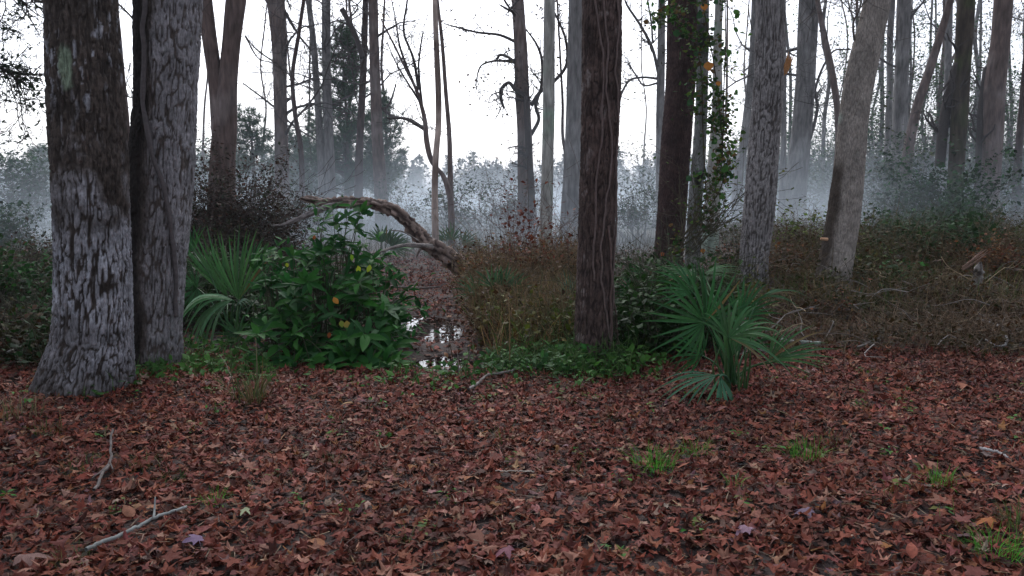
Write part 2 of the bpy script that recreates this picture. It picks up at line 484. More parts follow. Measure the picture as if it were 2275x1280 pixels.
def grow(mb, p, d, L, r, depth, rng, col, up=.15, wig=.28, sides=4, rmin=.006, leafs=None, nb=4):
    n = 6; pts = [p]; dd = d / np.linalg.norm(d)
    for k in range(n - 1):
        dd = dd + rng.normal(0, wig, 3) + np.array([0, 0, up]); dd /= np.linalg.norm(dd); pts.append(pts[-1] + dd * L / (n - 1))
    pts = np.array(pts); rr = np.linspace(r, max(r * .3, rmin), n)
    tube(mb, pts, rr, sides if r > .015 else 3, col, False)
    if leafs is not None and depth <= 1:
        for k in range(2): leafs.append(pts[rng.integers(2, n)])
    if depth > 0:
        for b in range(nb):
            k = rng.integers(1, n); sd = rng.normal(0, 1, 3); sd -= sd @ dd * dd; sd /= np.linalg.norm(sd)
            grow(mb, pts[k], dd * .55 + sd * .75, L * rng.uniform(.4, .65), rr[k] * .6, depth - 1, rng, col, up, wig, sides, rmin, leafs, nb)

TW = {'oak': (.06, .05, .045), 'grey': (.10, .09, .09), 'pale': (.12, .11, .10), 'tan': (.11, .095, .085)}
def tree(name, label, path, style, base_y=None, Yd=None, hT=15, near=False, flare=.3, depth=.012, fq=26, nlimb=9, limb_from=3.0,
         limb_len=3.0, rec=2, limbs=(), group=None, seed=None, cat='tree', leafs=None, extra=None, taper=.45, zst=.36, side_trunks=(), lr=.3, nb=5, fl_h=.5, bushy=0):
    seed = seed or int(abs(path[0][0]) * 7 + abs(path[-1][0])) % 997
    rng = np.random.default_rng(seed)
    bx, by, bw = path[-1]
    if Yd is None: Yd = Gd(bx, base_y if base_y else by)[1]
    def conv(pa):
        pa = pa[::-1]; rows = []
        for (a, b, w) in pa:
            p = P(a, b, Yd); rows.append([*p, w * Yd / FPX / 2])
        return np.array(rows)
    rows = conv(path)
    g = Hs(rows[0, 0], Yd) - .12
    if rows[0, 2] > g + .02:             # carry the foot down to the soil
        d = rows[0, :3] - rows[1, :3]; d = d / max(abs(d[2]), .2); k = rows[0, 2] - g
        rows = np.vstack([[rows[0, 0] + d[0] * k * .5, Yd, g, rows[0, 3] * 1.04], rows])
    else: rows[0, 2] = g
    d = rows[-1, :3] - rows[-2, :3]; d = d / d[2]; top = rows[-1].copy()
    if group: hT = max(hT, 5 + .25 * Yd)
    k = max(hT - top[2], 1.0)
    rows = np.vstack([rows, [*(top[:3] + d * k * .5 + np.array([0, .1, 0])), top[3] * .8], [*(top[:3] + d * k * .8), top[3] * taper]])
    org = rows[0, :3].copy(); org[2] = g + .12
    root = empty(name, org, label, cat, group)
    mb = MB(); mat = M_BARK if near else M_BARKFAR
    pth = trunk_mesh(mb, rows, style, seed, flare, depth, fq, near, fl_h, zst, style in ('oak', 'oak2', 'red'))
    mb.v = [a - org for a in mb.v]; mb.build('trunk', mat, root)
    for sp in side_trunks:               # forks of the same tree, traced from the ground or the fork up
        rr = conv(sp); d = rr[-1, :3] - rr[-2, :3]; d = d / d[2]
        rr = np.vstack([rr, [*(rr[-1, :3] + d * 3.5), rr[-1, 3] * .6]])
        m2 = MB(); trunk_mesh(m2, rr, style, seed + 3, 0, depth, fq, near); m2.v = [a - org for a in m2.v]
        m2.build('limb', mat, root)
    tc = np.array(TW.get(style, (.055, .045, .042)))
    lf = [] if leafs else None
    for lb in limbs:                     # limbs read off the photograph, with their own twigs
        pts = np.array([[*P(a, b, Yd + dy), w * Yd / FPX / 2] for (a, b, w, dy) in lb])
        pa = smooth_path(pts, 6 * len(pts)); m2 = MB(); tube(m2, pa[:, :3], pa[:, 3], 7, tc)
        for q in range(len(pts) * 2):
            s = rng.integers(len(pa) // 4, len(pa)); dd = pa[s, :3] - pa[s - 1, :3]; sd = rng.normal(0, 1, 3)
            grow(m2, pa[s, :3], dd / np.linalg.norm(dd) * .7 + sd * .5, limb_len * .28, max(pa[s, 3] * .45, .006), 1, rng, tc, .05, leafs=lf)
        m2.v = [a - org for a in m2.v]; m2.build('branch', M_TWIG, root)
    m3 = MB()
    zs = pth[:, 2] - g
    for q in range(nlimb):
        z = limb_from + (zs.max() - limb_from) * (q + rng.uniform(0, .9)) / nlimb
        s = int(np.clip(np.searchsorted(zs, z), 1, len(pth) - 1)); an = rng.uniform(0, 2 * PI)
        f = 1 - .45 * (z - limb_from) / max(zs.max() - limb_from, 1)
        grow(m3, pth[s, :3], np.array([math.cos(an), math.sin(an), rng.uniform(.1, .9)]), limb_len * f * rng.uniform(.5, 1.1),
             max(pth[s, 3] * lr * rng.uniform(.5, 1), .012), rec, rng, tc, .07, leafs=lf, nb=nb)
    if m3.n:
        m3.v = [a - org for a in m3.v]; m3.build('crown', M_TWIG, root, kind='stuff')
    if leafs and lf:
        m4 = MB(); n = int(len(lf) * leafs[0]); pp = np.array(lf)[rng.integers(0, len(lf), n)] + rng.normal(0, .12, (n, 3)) - org
        scatter(m4, SMALL, pp, rand_rot(n, 1.0, rng), rng.uniform(.6, 1.3, n) * leafs[2], palette(rng, n, leafs[1]), rng)
        m4.build('leaves', M_GREEN, root, kind='stuff')
    return root, rows, Yd, org

BROWNLF = [(.05, .03, .02), (.09, .05, .03), (.05, .045, .02)]
PALEG = [(.05, .10, .04), (.07, .12, .045), (.035, .075, .03)]
GREENLF = [(.035, .07, .02), (.05, .09, .03), (.02, .05, .02)]
# --- the named trees, left to right
tA = tree('oak_tree', 'thick furrowed trunk, brown above and whitish below, flaring at its foot in the leaf litter',
     [(180, 0, 136), (190, 200, 146), (201, 400, 152), (208, 600, 160), (206, 740, 164), (196, 800, 182), (185, 870, 200)], 'oak',
     near=True, flare=.17, depth=.017, fq=54, zst=.20, hT=14, nlimb=8, limb_from=5, limb_len=3, rec=1, seed=11, fl_h=.32)
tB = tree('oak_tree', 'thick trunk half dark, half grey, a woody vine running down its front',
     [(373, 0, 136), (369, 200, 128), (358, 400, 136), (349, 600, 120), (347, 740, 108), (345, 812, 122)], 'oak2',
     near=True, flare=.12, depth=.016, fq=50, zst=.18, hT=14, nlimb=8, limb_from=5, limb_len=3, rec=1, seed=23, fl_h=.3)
tree('slender_tree', 'slim straight trunk seen in the gap between the two thick oak trunks', [(249, 0, 22), (262, 120, 21), (276, 260, 20), (284, 420, 22), (288, 600, 24)], 'brown', Yd=13, near=False, limb_from=4.5,
     limbs=[[(298, 45, 5, 0), (285, 30, 4, -.1), (262, 8, 4, -.2)], [(300, 218, 3, 0), (285, 215, 3, -.1), (276, 210, 3, -.1)]])
tree('forked_tree', 'reddish grey tree dividing low into two leaning trunks above a dark thicket',
     [(525, 0, 42), (514, 100, 38), (505, 190, 40), (498, 300, 52), (494, 350, 54), (492, 480, 60)], 'brown', Yd=15, limb_from=5, nlimb=6,
     side_trunks=[[(455, 0, 30), (466, 90, 31), (480, 190, 33), (492, 300, 40)]], limbs=[[(545, 80, 4, 0), (575, 130, 3, .1), (615, 140, 2, .2)], [(455, 30, 3, 0), (440, 60, 3, 0)]])
tree('bare_tree', 'dark straight trunk with a knot near the picture top, beyond the palmetto fan',
     [(612, 0, 36), (620, 90, 33), (622, 200, 28), (626, 350, 30), (627, 490, 34)], 'brown', base_y=505, limb_from=3.0, nlimb=16, limb_len=4.2, rec=2,
     limbs=[[(632, 25, 8, 0), (665, 80, 5, 0), (690, 110, 4, 0)], [(612, 240, 5, 0), (580, 215, 4, .2), (540, 185, 3, .3)], [(612, 140, 4, 0), (570, 110, 3, 0), (545, 80, 2, 0)], [(632, 262, 5, 0), (660, 285, 4, 0), (700, 310, 3, 0)]])
tree('bare_tree', 'thin wavy dark tree between the knotted trunk and the pair of slim grey trunks',
     [(675, 0, 8), (663, 80, 9), (650, 165, 9), (655, 250, 10), (668, 330, 11), (672, 470, 13)], 'reddark', Yd=27, nlimb=14, limb_from=3, limb_len=3)
tree('bare_tree', 'slim bent grey trunk, left one of the close pair before the pines',
     [(685, 0, 12), (695, 80, 13), (704, 200, 14), (712, 330, 16), (716, 450, 17)], 'grey', Yd=30, nlimb=16, limb_from=4, limb_len=4)
tree('bare_tree', 'straight lichen-grey trunk, right one of the close pair before the pines',
     [(724, 0, 18), (726, 180, 19), (731, 330, 22), (735, 440, 24), (738, 490, 25)], 'grey', Yd=30, nlimb=12, limb_from=5, limb_len=3.5)
tree('bare_tree', 'dark thin trunk rising straight through the pine boughs',
     [(812, 0, 12), (808, 150, 14), (800, 300, 16), (795, 470, 20)], 'reddark', Yd=30, nlimb=14, limb_from=4, limb_len=3.5)
tree('bare_tree', 'rough grey-brown trunk at the right-hand edge of the pine boughs, with a crooked low branch',
     [(829, 0, 20), (832, 120, 22), (836, 250, 24), (842, 360, 26), (850, 500, 32)], 'brown', Yd=28, nlimb=12, limb_from=5, limb_len=3.5,
     limbs=[[(848, 240, 7, 0), (872, 258, 6, 0), (910, 265, 5, .1), (945, 285, 4, .1)], [(852, 248, 5, 0), (868, 225, 5, 0), (880, 185, 3, 0)], [(760, 20, 12, .4), (790, 80, 12, .3), (806, 130, 12, .2)]])
tree('leaning_tree', 'slender bare tree with many upswept grey stems, left of the bleached dead trunk',
     [(905, 160, 6), (925, 200, 8), (943, 262, 10), (948, 315, 12), (960, 360, 12), (985, 392, 12), (1000, 440, 14), (1003, 515, 15)], 'brown', Yd=19,
     hT=5.6, nlimb=4, limb_from=2.8, limb_len=1.6, rec=2, limbs=[[(930, 200, 7, 0), (918, 130, 6, 0), (897, 70, 5, 0), (905, 0, 4, 0)],
     [(938, 240, 6, 0), (930, 150, 5, .1), (935, 100, 4, .1), (940, 70, 3, .1)], [(925, 200, 6, 0), (890, 110, 5, .2), (878, 40, 3, .2), (870, 0, 3, .2)], [(945, 290, 6, 0), (900, 265, 5, 0), (860, 262, 4, 0)],
     [(935, 230, 5, 0), (900, 175, 4, -.2), (880, 140, 3, -.3), (860, 95, 2, -.3)]])
tree('dead_tree', 'bleached barkless dead trunk, thin and slightly crooked, before open mist',
     [(966, 0, 11), (969, 90, 12), (974, 200, 13), (974, 280, 13), (968, 350, 14), (966, 440, 14), (968, 540, 16)], 'bleached', Yd=17.5, nlimb=0, limb_from=5, hT=6)
tree('bare_tree', 'thin dark trunk just right of the bleached dead trunk',
     [(974, 20, 7), (982, 90, 8), (990, 200, 9), (998, 300, 10), (1000, 380, 11), (1004, 515, 14)], 'brown', Yd=21, nlimb=8, limb_from=4, limb_len=2.2)
tree('gnarled_tree', 'brown trunk wrapped by a grey stem, with crooked claw-like dead limbs on both sides',
     [(1150, 0, 26), (1156, 100, 28), (1160, 200, 30), (1166, 320, 33), (1170, 430, 38), (1172, 510, 46)], 'brown', Yd=25, nlimb=5, limb_from=6.2, limb_len=2.5,
     limbs=[[(1143, 92, 7, 0), (1110, 78, 6, 0), (1060, 72, 5, .1), (1020, 62, 4, .1), (985, 52, 2, .1)],
            [(1150, 160, 6, 0), (1140, 135, 6, 0), (1112, 122, 6, 0), (1105, 135, 5, -.1), (1145, 132, 4, -.1)],
            [(1145, 140, 5, 0), (1105, 135, 5, 0), (1070, 145, 4, 0), (1060, 170, 3, 0), (1057, 205, 2, 0)],
            [(1168, 215, 10, -.3), (1145, 200, 9, -.3), (1130, 184, 8, -.3), (1113, 200, 8, -.3), (1115, 225, 7, -.3), (1120, 241, 5, -.3)],
            [(1180, 300, 9, 0), (1197, 265, 8, 0), (1190, 235, 8, 0), (1203, 190, 7, 0), (1203, 130, 6, 0), (1190, 95, 5, 0), (1168, 65, 3, 0)],
            [(1180, 235, 9, .1), (1200, 205, 9, .1), (1232, 180, 8, .1), (1258, 145, 7, .1), (1257, 90, 6, .1), (1240, 45, 5, .1), (1222, 10, 4, .1)],
            [(1148, 30, 7, 0), (1130, 22, 5, 0), (1112, 12, 4, 0)],
            [(1176, 500, 16, -.5), (1181, 430, 15, -.5), (1176, 360, 14, -.5), (1172, 290, 13, -.5), (1168, 215, 11, -.4)]],
     leafs=(.8, BROWNLF, .10))
tree('bare_tree', 'thin crooked sapling stem between the pale straight trunk and the broad grey trunk',
     [(1247, 170, 5), (1250, 230, 6), (1250, 300, 7), (1256, 345, 8), (1258, 505, 9)], 'reddark', Yd=27, nlimb=6, limb_from=4, limb_len=2, hT=9)
tree('lichen_tree', 'pale straight trunk with green-grey lichen standing in front of the mist',
     [(1221, 0, 24), (1220, 130, 25), (1219, 260, 25), (1216, 400, 26), (1213, 500, 27), (1212, 570, 30)], 'pale', base_y=572, limb_from=5, nlimb=5, fq=30)
tree('grey_tree', 'broad pale grey trunk partly behind the dark vine-covered trunk',
     [(1279, 0, 30), (1277, 120, 31), (1275, 240, 34), (1271, 380, 38), (1267, 480, 42), (1266, 530, 46)], 'grey', base_y=535, limb_from=6, nlimb=7, seed=5)
tP = tree('vine_covered_tree', 'dark red-brown trunk laced with thin vines, standing alone at the leaf litter edge',
     [(1338, 0, 85), (1336, 150, 84), (1332, 300, 80), (1328, 450, 79), (1323, 600, 80), (1319, 700, 82), (1317, 760, 86), (1317, 800, 96)], 'red',
     near=True, flare=.24, depth=.013, fq=60, zst=.16, hT=14, limb_from=5, nlimb=8, limb_len=2.5, rec=1, seed=31, fl_h=.3)
tree('grey_tree', 'slim forked grey trunk with a spreading bough between the two dark red trunks',
     [(1470, 0, 15), (1469, 110, 17), (1467, 250, 18), (1467, 400, 19), (1469, 500, 22)], 'grey', Yd=26, nlimb=9, limb_from=3.5, limb_len=2.6,
     limbs=[[(1463, 165, 7, 0), (1450, 110, 7, 0), (1425, 60, 6, 0), (1395, 15, 5, 0), (1388, 0, 4, 0)],
            [(1460, 175, 6, 0), (1430, 172, 5, 0), (1400, 178, 5, 0), (1382, 205, 5, 0), (1376, 230, 4, 0)],
            [(1460, 185, 5, 0), (1430, 190, 4, -.2), (1415, 170, 4, -.2), (1395, 140, 3, -.2)], [(1450, 95, 5, 0), (1447, 50, 4, .1), (1438, 0, 3, .1)]],
     leafs=(1.2, BROWNLF, .09))
tree('dark_tree', 'straight dark red-brown trunk behind the right-hand palmetto',
     [(1521, 0, 68), (1515, 120, 64), (1508, 230, 62), (1500, 350, 62), (1492, 470, 62), (1486, 560, 62), (1484, 610, 66)], 'reddark', base_y=605,
     near=True, flare=.1, depth=.016, fq=56, zst=.16, limb_from=6, nlimb=6, rec=1, seed=41)
tR = tree('mottled_tree', 'black and white mottled slim trunk touching the dark red trunk behind the palmetto',
     [(1563, 0, 24), (1561, 130, 25), (1558, 250, 26), (1552, 360, 28), (1545, 450, 30), (1540, 590, 32)], 'mottle', Yd=13.6, near=True, depth=.008, limb_from=6, nlimb=5, rec=1, seed=43)
tree('lichen_tree', 'pale mossy trunk standing behind the black and white mottled one',
     [(1598, 0, 17), (1594, 120, 19), (1594, 240, 24), (1590, 340, 30), (1584, 450, 32), (1574, 600, 36)], 'pale', Yd=16, limb_from=6, nlimb=5, seed=47)
tree('leaning_tree', 'slim grey trunk leaning behind the left edge of the shaggy grey trunk',
     [(1676, 0, 12), (1672, 120, 14), (1662, 230, 16), (1652, 320, 19), (1640, 400, 22), (1636, 510, 24)], 'grey', Yd=30, limb_from=5, nlimb=10)
tU = tree('hickory_tree', 'grey trunk with shaggy furrowed bark and a splintered orange branch stub',
     [(1711, 0, 57), (1709, 120, 60), (1705, 220, 63), (1697, 330, 66), (1690, 430, 66), (1681, 520, 63), (1673, 590, 60), (1670, 645, 66)], 'furrow', base_y=640,
     near=True, flare=.28, depth=.022, fq=52, zst=.14, limb_from=6, nlimb=7, rec=1, seed=53)
tree('bare_tree', 'twin grey trunks close together to the right of the shaggy grey trunk',
     [(1789, 0, 26), (1786, 120, 30), (1782, 230, 34), (1774, 350, 42), (1765, 490, 46)], 'grey', Yd=28, limb_from=5, nlimb=10, limb_len=3.5,
     side_trunks=[[(1812, 0, 16), (1806, 110, 16), (1803, 200, 14), (1795, 300, 15), (1782, 420, 20)]], limbs=[[(1789, 330, 9, 0), (1802, 300, 8, 0), (1816, 240, 7, 0), (1812, 195, 6, 0), (1850, 115, 4, 0), (1890, 110, 3, 0)]])
tree('bare_tree', 'thin dark trunk close against the right side of the shaggy grey trunk', [(1742, 150, 9), (1741, 300, 12), (1739, 400, 14), (1735, 500, 18)], 'grey', Yd=27, limb_from=4, nlimb=7)
tX = tree('leaning_tree', 'large pale tan trunk leaning right, with rotten bark along its lower left edge',
     [(1950, 0, 54), (1930, 90, 58), (1910, 180, 60), (1896, 270, 60), (1889, 350, 62), (1879, 440, 66), (1866, 530, 68), (1853, 600, 70), (1845, 650, 78)], 'tan', base_y=650,
     near=True, flare=.28, depth=.012, fq=34, limb_from=6, nlimb=7, rec=1, seed=61,
     limbs=[[(1898, 90, 5, 0), (1896, 50, 5, 0), (1908, 25, 4, 0), (1914, 0, 4, 0)], [(1897, 42, 4, 0), (1888, 20, 3, 0), (1884, 0, 3, 0)]])
tree('bare_tree', 'slim dark leaning trunk behind the left edge of the large leaning tan trunk', [(1820, 20, 10), (1833, 90, 14), (1848, 160, 15), (1860, 240, 14), (1863, 330, 16), (1850, 480, 18)], 'brown', Yd=26, limb_from=4, nlimb=8)
tree('bare_tree', 'straight thin trunk just right of the large leaning tan trunk', [(1982, 0, 13), (1977, 100, 13), (1977, 200, 14), (1973, 330, 17), (1970, 480, 20)], 'grey', Yd=30, limb_from=5, nlimb=10, leafs=(1.5, GREENLF, .12))
tree('lichen_tree', 'trunk with grey blotches in the middle of the crowded right-hand cluster', [(2008, 0, 28), (2005, 120, 28), (2000, 240, 30), (1998, 350, 32), (2000, 490, 38)], 'grey', Yd=28, limb_from=5, nlimb=8, seed=71)
tree('leaning_tree', 'dark trunk slanting steeply to the right across the crowded cluster', [(2112, 0, 14), (2090, 75, 16), (2062, 165, 19), (2040, 230, 20), (2022, 310, 22), (2012, 400, 24), (2008, 490, 28)], 'brown', Yd=26, limb_from=7, nlimb=6, seed=73, leafs=(1.5, GREENLF, .12))
tree('bare_tree', 'straight thin pale trunk crossing behind the steeply slanting one', [(2109, 0, 14), (2107, 100, 14), (2104, 250, 15), (2098, 500, 18)], 'grey', Yd=34, limb_from=5, nlimb=8)
tZ = tree('mossy_tree', 'near-black mossy trunk with a second trunk splitting off to its left',
     [(2147, 0, 34), (2141, 110, 34), (2133, 230, 34), (2127, 330, 32), (2121, 430, 34), (2116, 510, 40)], 'moss', Yd=21, limb_from=6, nlimb=7, seed=79,
     side_trunks=[[(2137, 120, 20), (2113, 180, 22), (2100, 240, 22), (2087, 350, 24)], ][:0], limbs=[[(2088, 370, 22, .2), (2095, 290, 22, .2), (2108, 210, 20, .1), (2128, 140, 18, 0)]])
tree('bare_tree', 'grey-brown trunk with a thinner stem joined low on its left, near the right edge',
     [(2230, 0, 36), (2222, 90, 38), (2209, 200, 44), (2205, 300, 42), (2200, 400, 40), (2195, 510, 46)], 'brown', Yd=24, limb_from=5, nlimb=9, seed=83,
     limbs=[[(2173, 480, 16, .1), (2175, 350, 15, .1), (2180, 240, 14, .1), (2192, 150, 14, .1)]])
tree('bare_tree', 'slim reddish trunk cut by the right edge of the picture', [(2285, 60, 12), (2274, 200, 13), (2263, 340, 16), (2255, 490, 20)], 'reddark', Yd=26, limb_from=5, nlimb=8, leafs=(1.5, BROWNLF, .1))
# --- slim trees farther off that nothing tells apart
rng = np.random.default_rng(99)
far = [(1720, 60), (1755, 45), (1800, 52), (1828, 38), (1870, 60), (1925, 50), (1955, 42), (2030, 36), (2050, 48), (2070, 40), (2085, 58), (2160, 38), (2172, 52), (2238, 45), (2250, 60), (2150, 60), (1900, 40), (2125, 45), (2025, 60), (1940, 62), (2330, 40), (2400, 50), (2470, 36), (2300, 55)]
for px, yd in far:
    ln = rng.normal(0, 14); w = rng.uniform(5, 12) * 30 / yd * 1.2
    tree('slender_tree', 'very slim bare tree standing in the mist beyond the right-hand trunks', [(px + ln, 0, w * .8), (px + ln * .8 + rng.normal(0, 7), 80, w * .85), (px + ln * .6 + rng.normal(0, 8), 170, w * .9), (px + ln * .4 + rng.normal(0, 7), 260, w * .95), (px + ln * .2 + rng.normal(0, 6), 350, w), (px, 470, w * 1.2)],
         'grey' if rng.random() < .6 else 'brown', Yd=yd, nlimb=20, limb_from=1.5, limb_len=3.0, rec=1, group='slim trees in the mist on the right', hT=13, seed=int(px), leafs=(4.0, PALEG if rng.random() < .65 else BROWNLF, .13), nb=5)
for px, yd in [(760, 44), (690, 50), (655, 40), (780, 36), (585, 48), (450, 42), (-60, 30), (-140, 40), (1640, 52), (1610, 40), (1430, 60), (860, 46)]:
    ln = rng.normal(0, 10); w = rng.uniform(5, 9) * 30 / yd * 1.2
    tree('slender_tree', 'very slim bare tree beyond the marsh edge in the left and middle distance', [(px + ln, 60, w * .7), (px + ln * .7 + rng.normal(0, 7), 150, w * .8), (px + ln * .5 + rng.normal(0, 7), 240, w * .9), (px + rng.normal(0, 6), 340, w), (px, 470, w * 1.2)],
         'brown', Yd=yd, nlimb=12, limb_from=2, limb_len=2.4, rec=1, group='slim trees at the marsh edge', hT=10, seed=int(px + 500), leafs=(.7, BROWNLF, .13), nb=4)

# ------------------------------------------------------------------ pines and leafy bushes behind
def pine(label, px, base_y, Yd, top_py, halfw_px, n_b=60, seed=1, group=None, z_from=1.0, tr=.12):
    rng = np.random.default_rng(seed); b = P(px, 430, Yd); g = Hs(b[0], Yd); top = P(px, top_py, Yd)[2]
    org = np.array([b[0], Yd, g]); root = empty('pine_tree', org, label, 'pine tree', group)
    mb = MB(); pts = np.array([[0, 0, -.1], [.1, 0, top * .5], [0, 0, top]]); pa = smooth_path(pts, 14)
    tube(mb, pa, np.linspace(tr, .02, 14), 8, (.07, .055, .045)); 
    mf = MB(); hw = halfw_px * Yd / FPX
    for k in range(n_b):
        z = z_from + (top - z_from) * ((k + rng.random()) / n_b); fr = (z - z_from) / (top - z_from)
        L = hw * (1 - fr) ** .6 * rng.uniform(.45, 1.1) + .25; an = rng.uniform(0, 2 * PI)
        pt = [np.array([0, 0, z])]; d = np.array([math.cos(an), math.sin(an), .25])
        for q in range(5): d = d + rng.normal(0, .14, 3) + [0, 0, .04]; d /= np.linalg.norm(d); pt.append(pt[-1] + d * L / 5)
        pt = np.array(pt); tube(mb, pt, np.linspace(.03, .008, 6), 4, (.06, .05, .04), False)
        nc = int(5 + L * 5)
        for q in range(nc):
            s = rng.uniform(.25, 1) * 5; i0 = min(int(s), 4); c = pt[i0] + (pt[i0 + 1] - pt[i0]) * (s - i0) + rng.normal(0, .16, 3)
            m = 26; dr = rng.normal(0, 1, (m, 3)) + [0, 0, .5] + d * .8; R = frame_from(dr, rng.normal(0, 1, (m, 3)))
            sc = rng.uniform(.16, .30, m) * (1 + Yd / 80)
            scatter(mf, NEEDLE, np.repeat(c[None], m, 0), R, sc, palette(rng, m, [(.028, .078, .034), (.045, .105, .045), (.02, .055, .028)], jit=.2), rng)
    mb.build('trunk', M_TWIG, root); mf.build('needles', M_FOL, root, kind='stuff')
    return root
pine('tall dark green pine behind the slim trunks left of centre', 768, 470, 34, 62, 105, 120, 1)
pine('shorter pine with boughs reaching right past the rough grey-brown trunk', 845, 470, 36, 215, 75, 60, 2)
pine('small pine peeking out right of the forked tree', 560, 470, 30, 250, 55, 30, 3, z_from=2)
pine('low dark pine between the forked tree and the knotted trunk', 660, 470, 40, 300, 75, 40, 4)
pine('low pine just left of the tall dark green pine', 715, 470, 44, 270, 60, 35, 5)
pine('hazy pine beyond the left edge of the whitish oak trunk', 105, 470, 55, 330, 60, 35, 6)

def bush(label, px, Yd, w_m, h_m, n, cols, size=.07, seed=1, name='bush', stems=14, stemcol=(.05, .035, .03), temps=None, group=None, mat=None, wsc=1., dense=2.0, z0=0., cat='bush', rec=1):
    rng = np.random.default_rng(seed); x = P(px, 430, Yd)[0]; g = Hs(x, Yd); org = np.array([x, Yd, g])
    root = empty(name, org, label, cat, group); mb = MB(); tips = []
    for k in range(stems):
        an = rng.uniform(0, 2 * PI); d = np.array([math.cos(an) * .7 * w_m / h_m, math.sin(an) * .5, rng.uniform(.8, 1.4)])
        grow(mb, np.array([rng.normal(0, w_m * .12), rng.normal(0, w_m * .1), -.03]), d, h_m * rng.uniform(.55, .95), .014 * wsc, 2, rng, stemcol, .02, .3, 4, .004 * wsc, tips, 4)
    mb.build('stems', M_TWIG, root, kind='stuff')
    tips = np.array(tips)
    tips = tips[(np.abs(tips[:, 0]) < w_m * .75)]
    if n:
        pp = tips[rng.integers(0, len(tips), n)] + rng.normal(0, .055 * dense, (n, 3)); m = pp[:, 2] > .02; pp = pp[m]; n = len(pp)
        ml = MB(); scatter(ml, temps or SMALL, pp, rand_rot(n, .8, rng), size * rng.uniform(.6, 1.4, n), palette(rng, n, cols, jit=.3), rng)
        ml.build('leaves', mat or M_GREEN, root, kind='stuff')
    return root
DARKB = [(.030, .022, .018), (.05, .035, .026), (.025, .03, .016), (.06, .03, .02)]
MIXG = [(.030, .065, .028), (.045, .085, .035), (.06, .07, .025), (.02, .04, .02)]
bush('dark brown tangled thicket at the foot of the forked tree', 505, 14.0, 1.7, 2.1, 17000, DARKB, .06, 1, 'thicket', 55, wsc=1.1, cat='thicket')
bush('dark thicket filling the gap right of the thick oaks', 445, 15.0, .9, 1.8, 6000, DARKB, .06, 12, 'thicket', 18, cat='thicket')
bush('lower brown-green thicket between forked tree and knotted trunk', 585, 16.5, 1.0, 1.5, 6000, DARKB + MIXG[:1], .06, 2, 'thicket', 18, cat='thicket')
bush('misty round bush behind the bleached dead trunk', 1035, 24, 2.0, 1.9, 2200, MIXG, .09, 3, stems=20)
bush('misty bush between the dead trunk and the gnarled tree', 1105, 27, 2.0, 1.7, 1600, MIXG, .09, 4, stems=16)
bush('twiggy misty bush around the base of the gnarled tree', 1165, 24, 1.6, 2.6, 900, BROWNLF, .07, 5, stems=26)
bush('misty bush in the gap between the two dark red trunks', 1415, 22, 1.6, 1.5, 1800, MIXG, .08, 6, stems=18)
bush('tall loose misty shrub rising left of the slim forked grey trunk', 1440, 27, 1.2, 3.6, 1700, MIXG, .09, 7, stems=18)
bush('misty bush near the slim pair of trunks left of the fallen limb', 700, 24, 2.0, 1.3, 1800, MIXG, .08, 8, stems=16)
bush('small misty bush above the arching dead limb', 880, 27, 1.4, 1.9, 1400, MIXG, .08, 9, stems=14)
bush('dark green leafy bush against the mossy black trunk', 2075, 19, 1.5, 1.9, 6000, [(.02, .05, .02), (.03, .08, .028), (.015, .035, .015)], .10, 10, stems=26)
bush('dark green bush at the foot of the mossy black trunk', 2120, 17, 1.3, 1.1, 3500, [(.02, .05, .02), (.03, .08, .028)], .09, 11, stems=18)
bush('tall leafy green shrub among the crowded right-hand cluster', 1990, 24, 1.1, 3.2, 3800, MIXG, .11, 13, stems=20)
bush('pale hazy bush between the shaggy trunk and the leaning trunk', 1820, 34, 2.0, 3.0, 2600, MIXG, .14, 14, stems=16)
bush('pale hazy bush just right of the leaning tan trunk', 1930, 38, 1.8, 3.4, 2200, MIXG, .14, 15, stems=16)
bush('green bush in the mist at the right edge', 2240, 26, 1.8, 2.6, 2800, MIXG, .12, 16, stems=16)
bush('hazy bush left of the twin joined trunk', 2165, 34, 1.6, 3.2, 2200, MIXG, .13, 17, stems=16)
bush('dark green bushy tree in haze at the left edge', 20, 24, 1.7, 3.2, 5200, [(.02, .05, .028), (.035, .075, .035)], .12, 18, stems=24, name='bushy_tree', cat='tree')
bush('thin hazy bush between left edge and whitish oak', 85, 30, 1.8, 2.6, 2400, MIXG, .11, 19, stems=18)
bush('low dark hazy bush at the left edge below the bushy tree', -20, 17, 2.2, 1.2, 3600, [(.02, .045, .025), (.03, .06, .03)], .09, 20, stems=20)
bush('pale hazy bush between knotted trunk and slim pair', 640, 33, 2.2, 2.2, 2400, MIXG, .12, 21, stems=16)

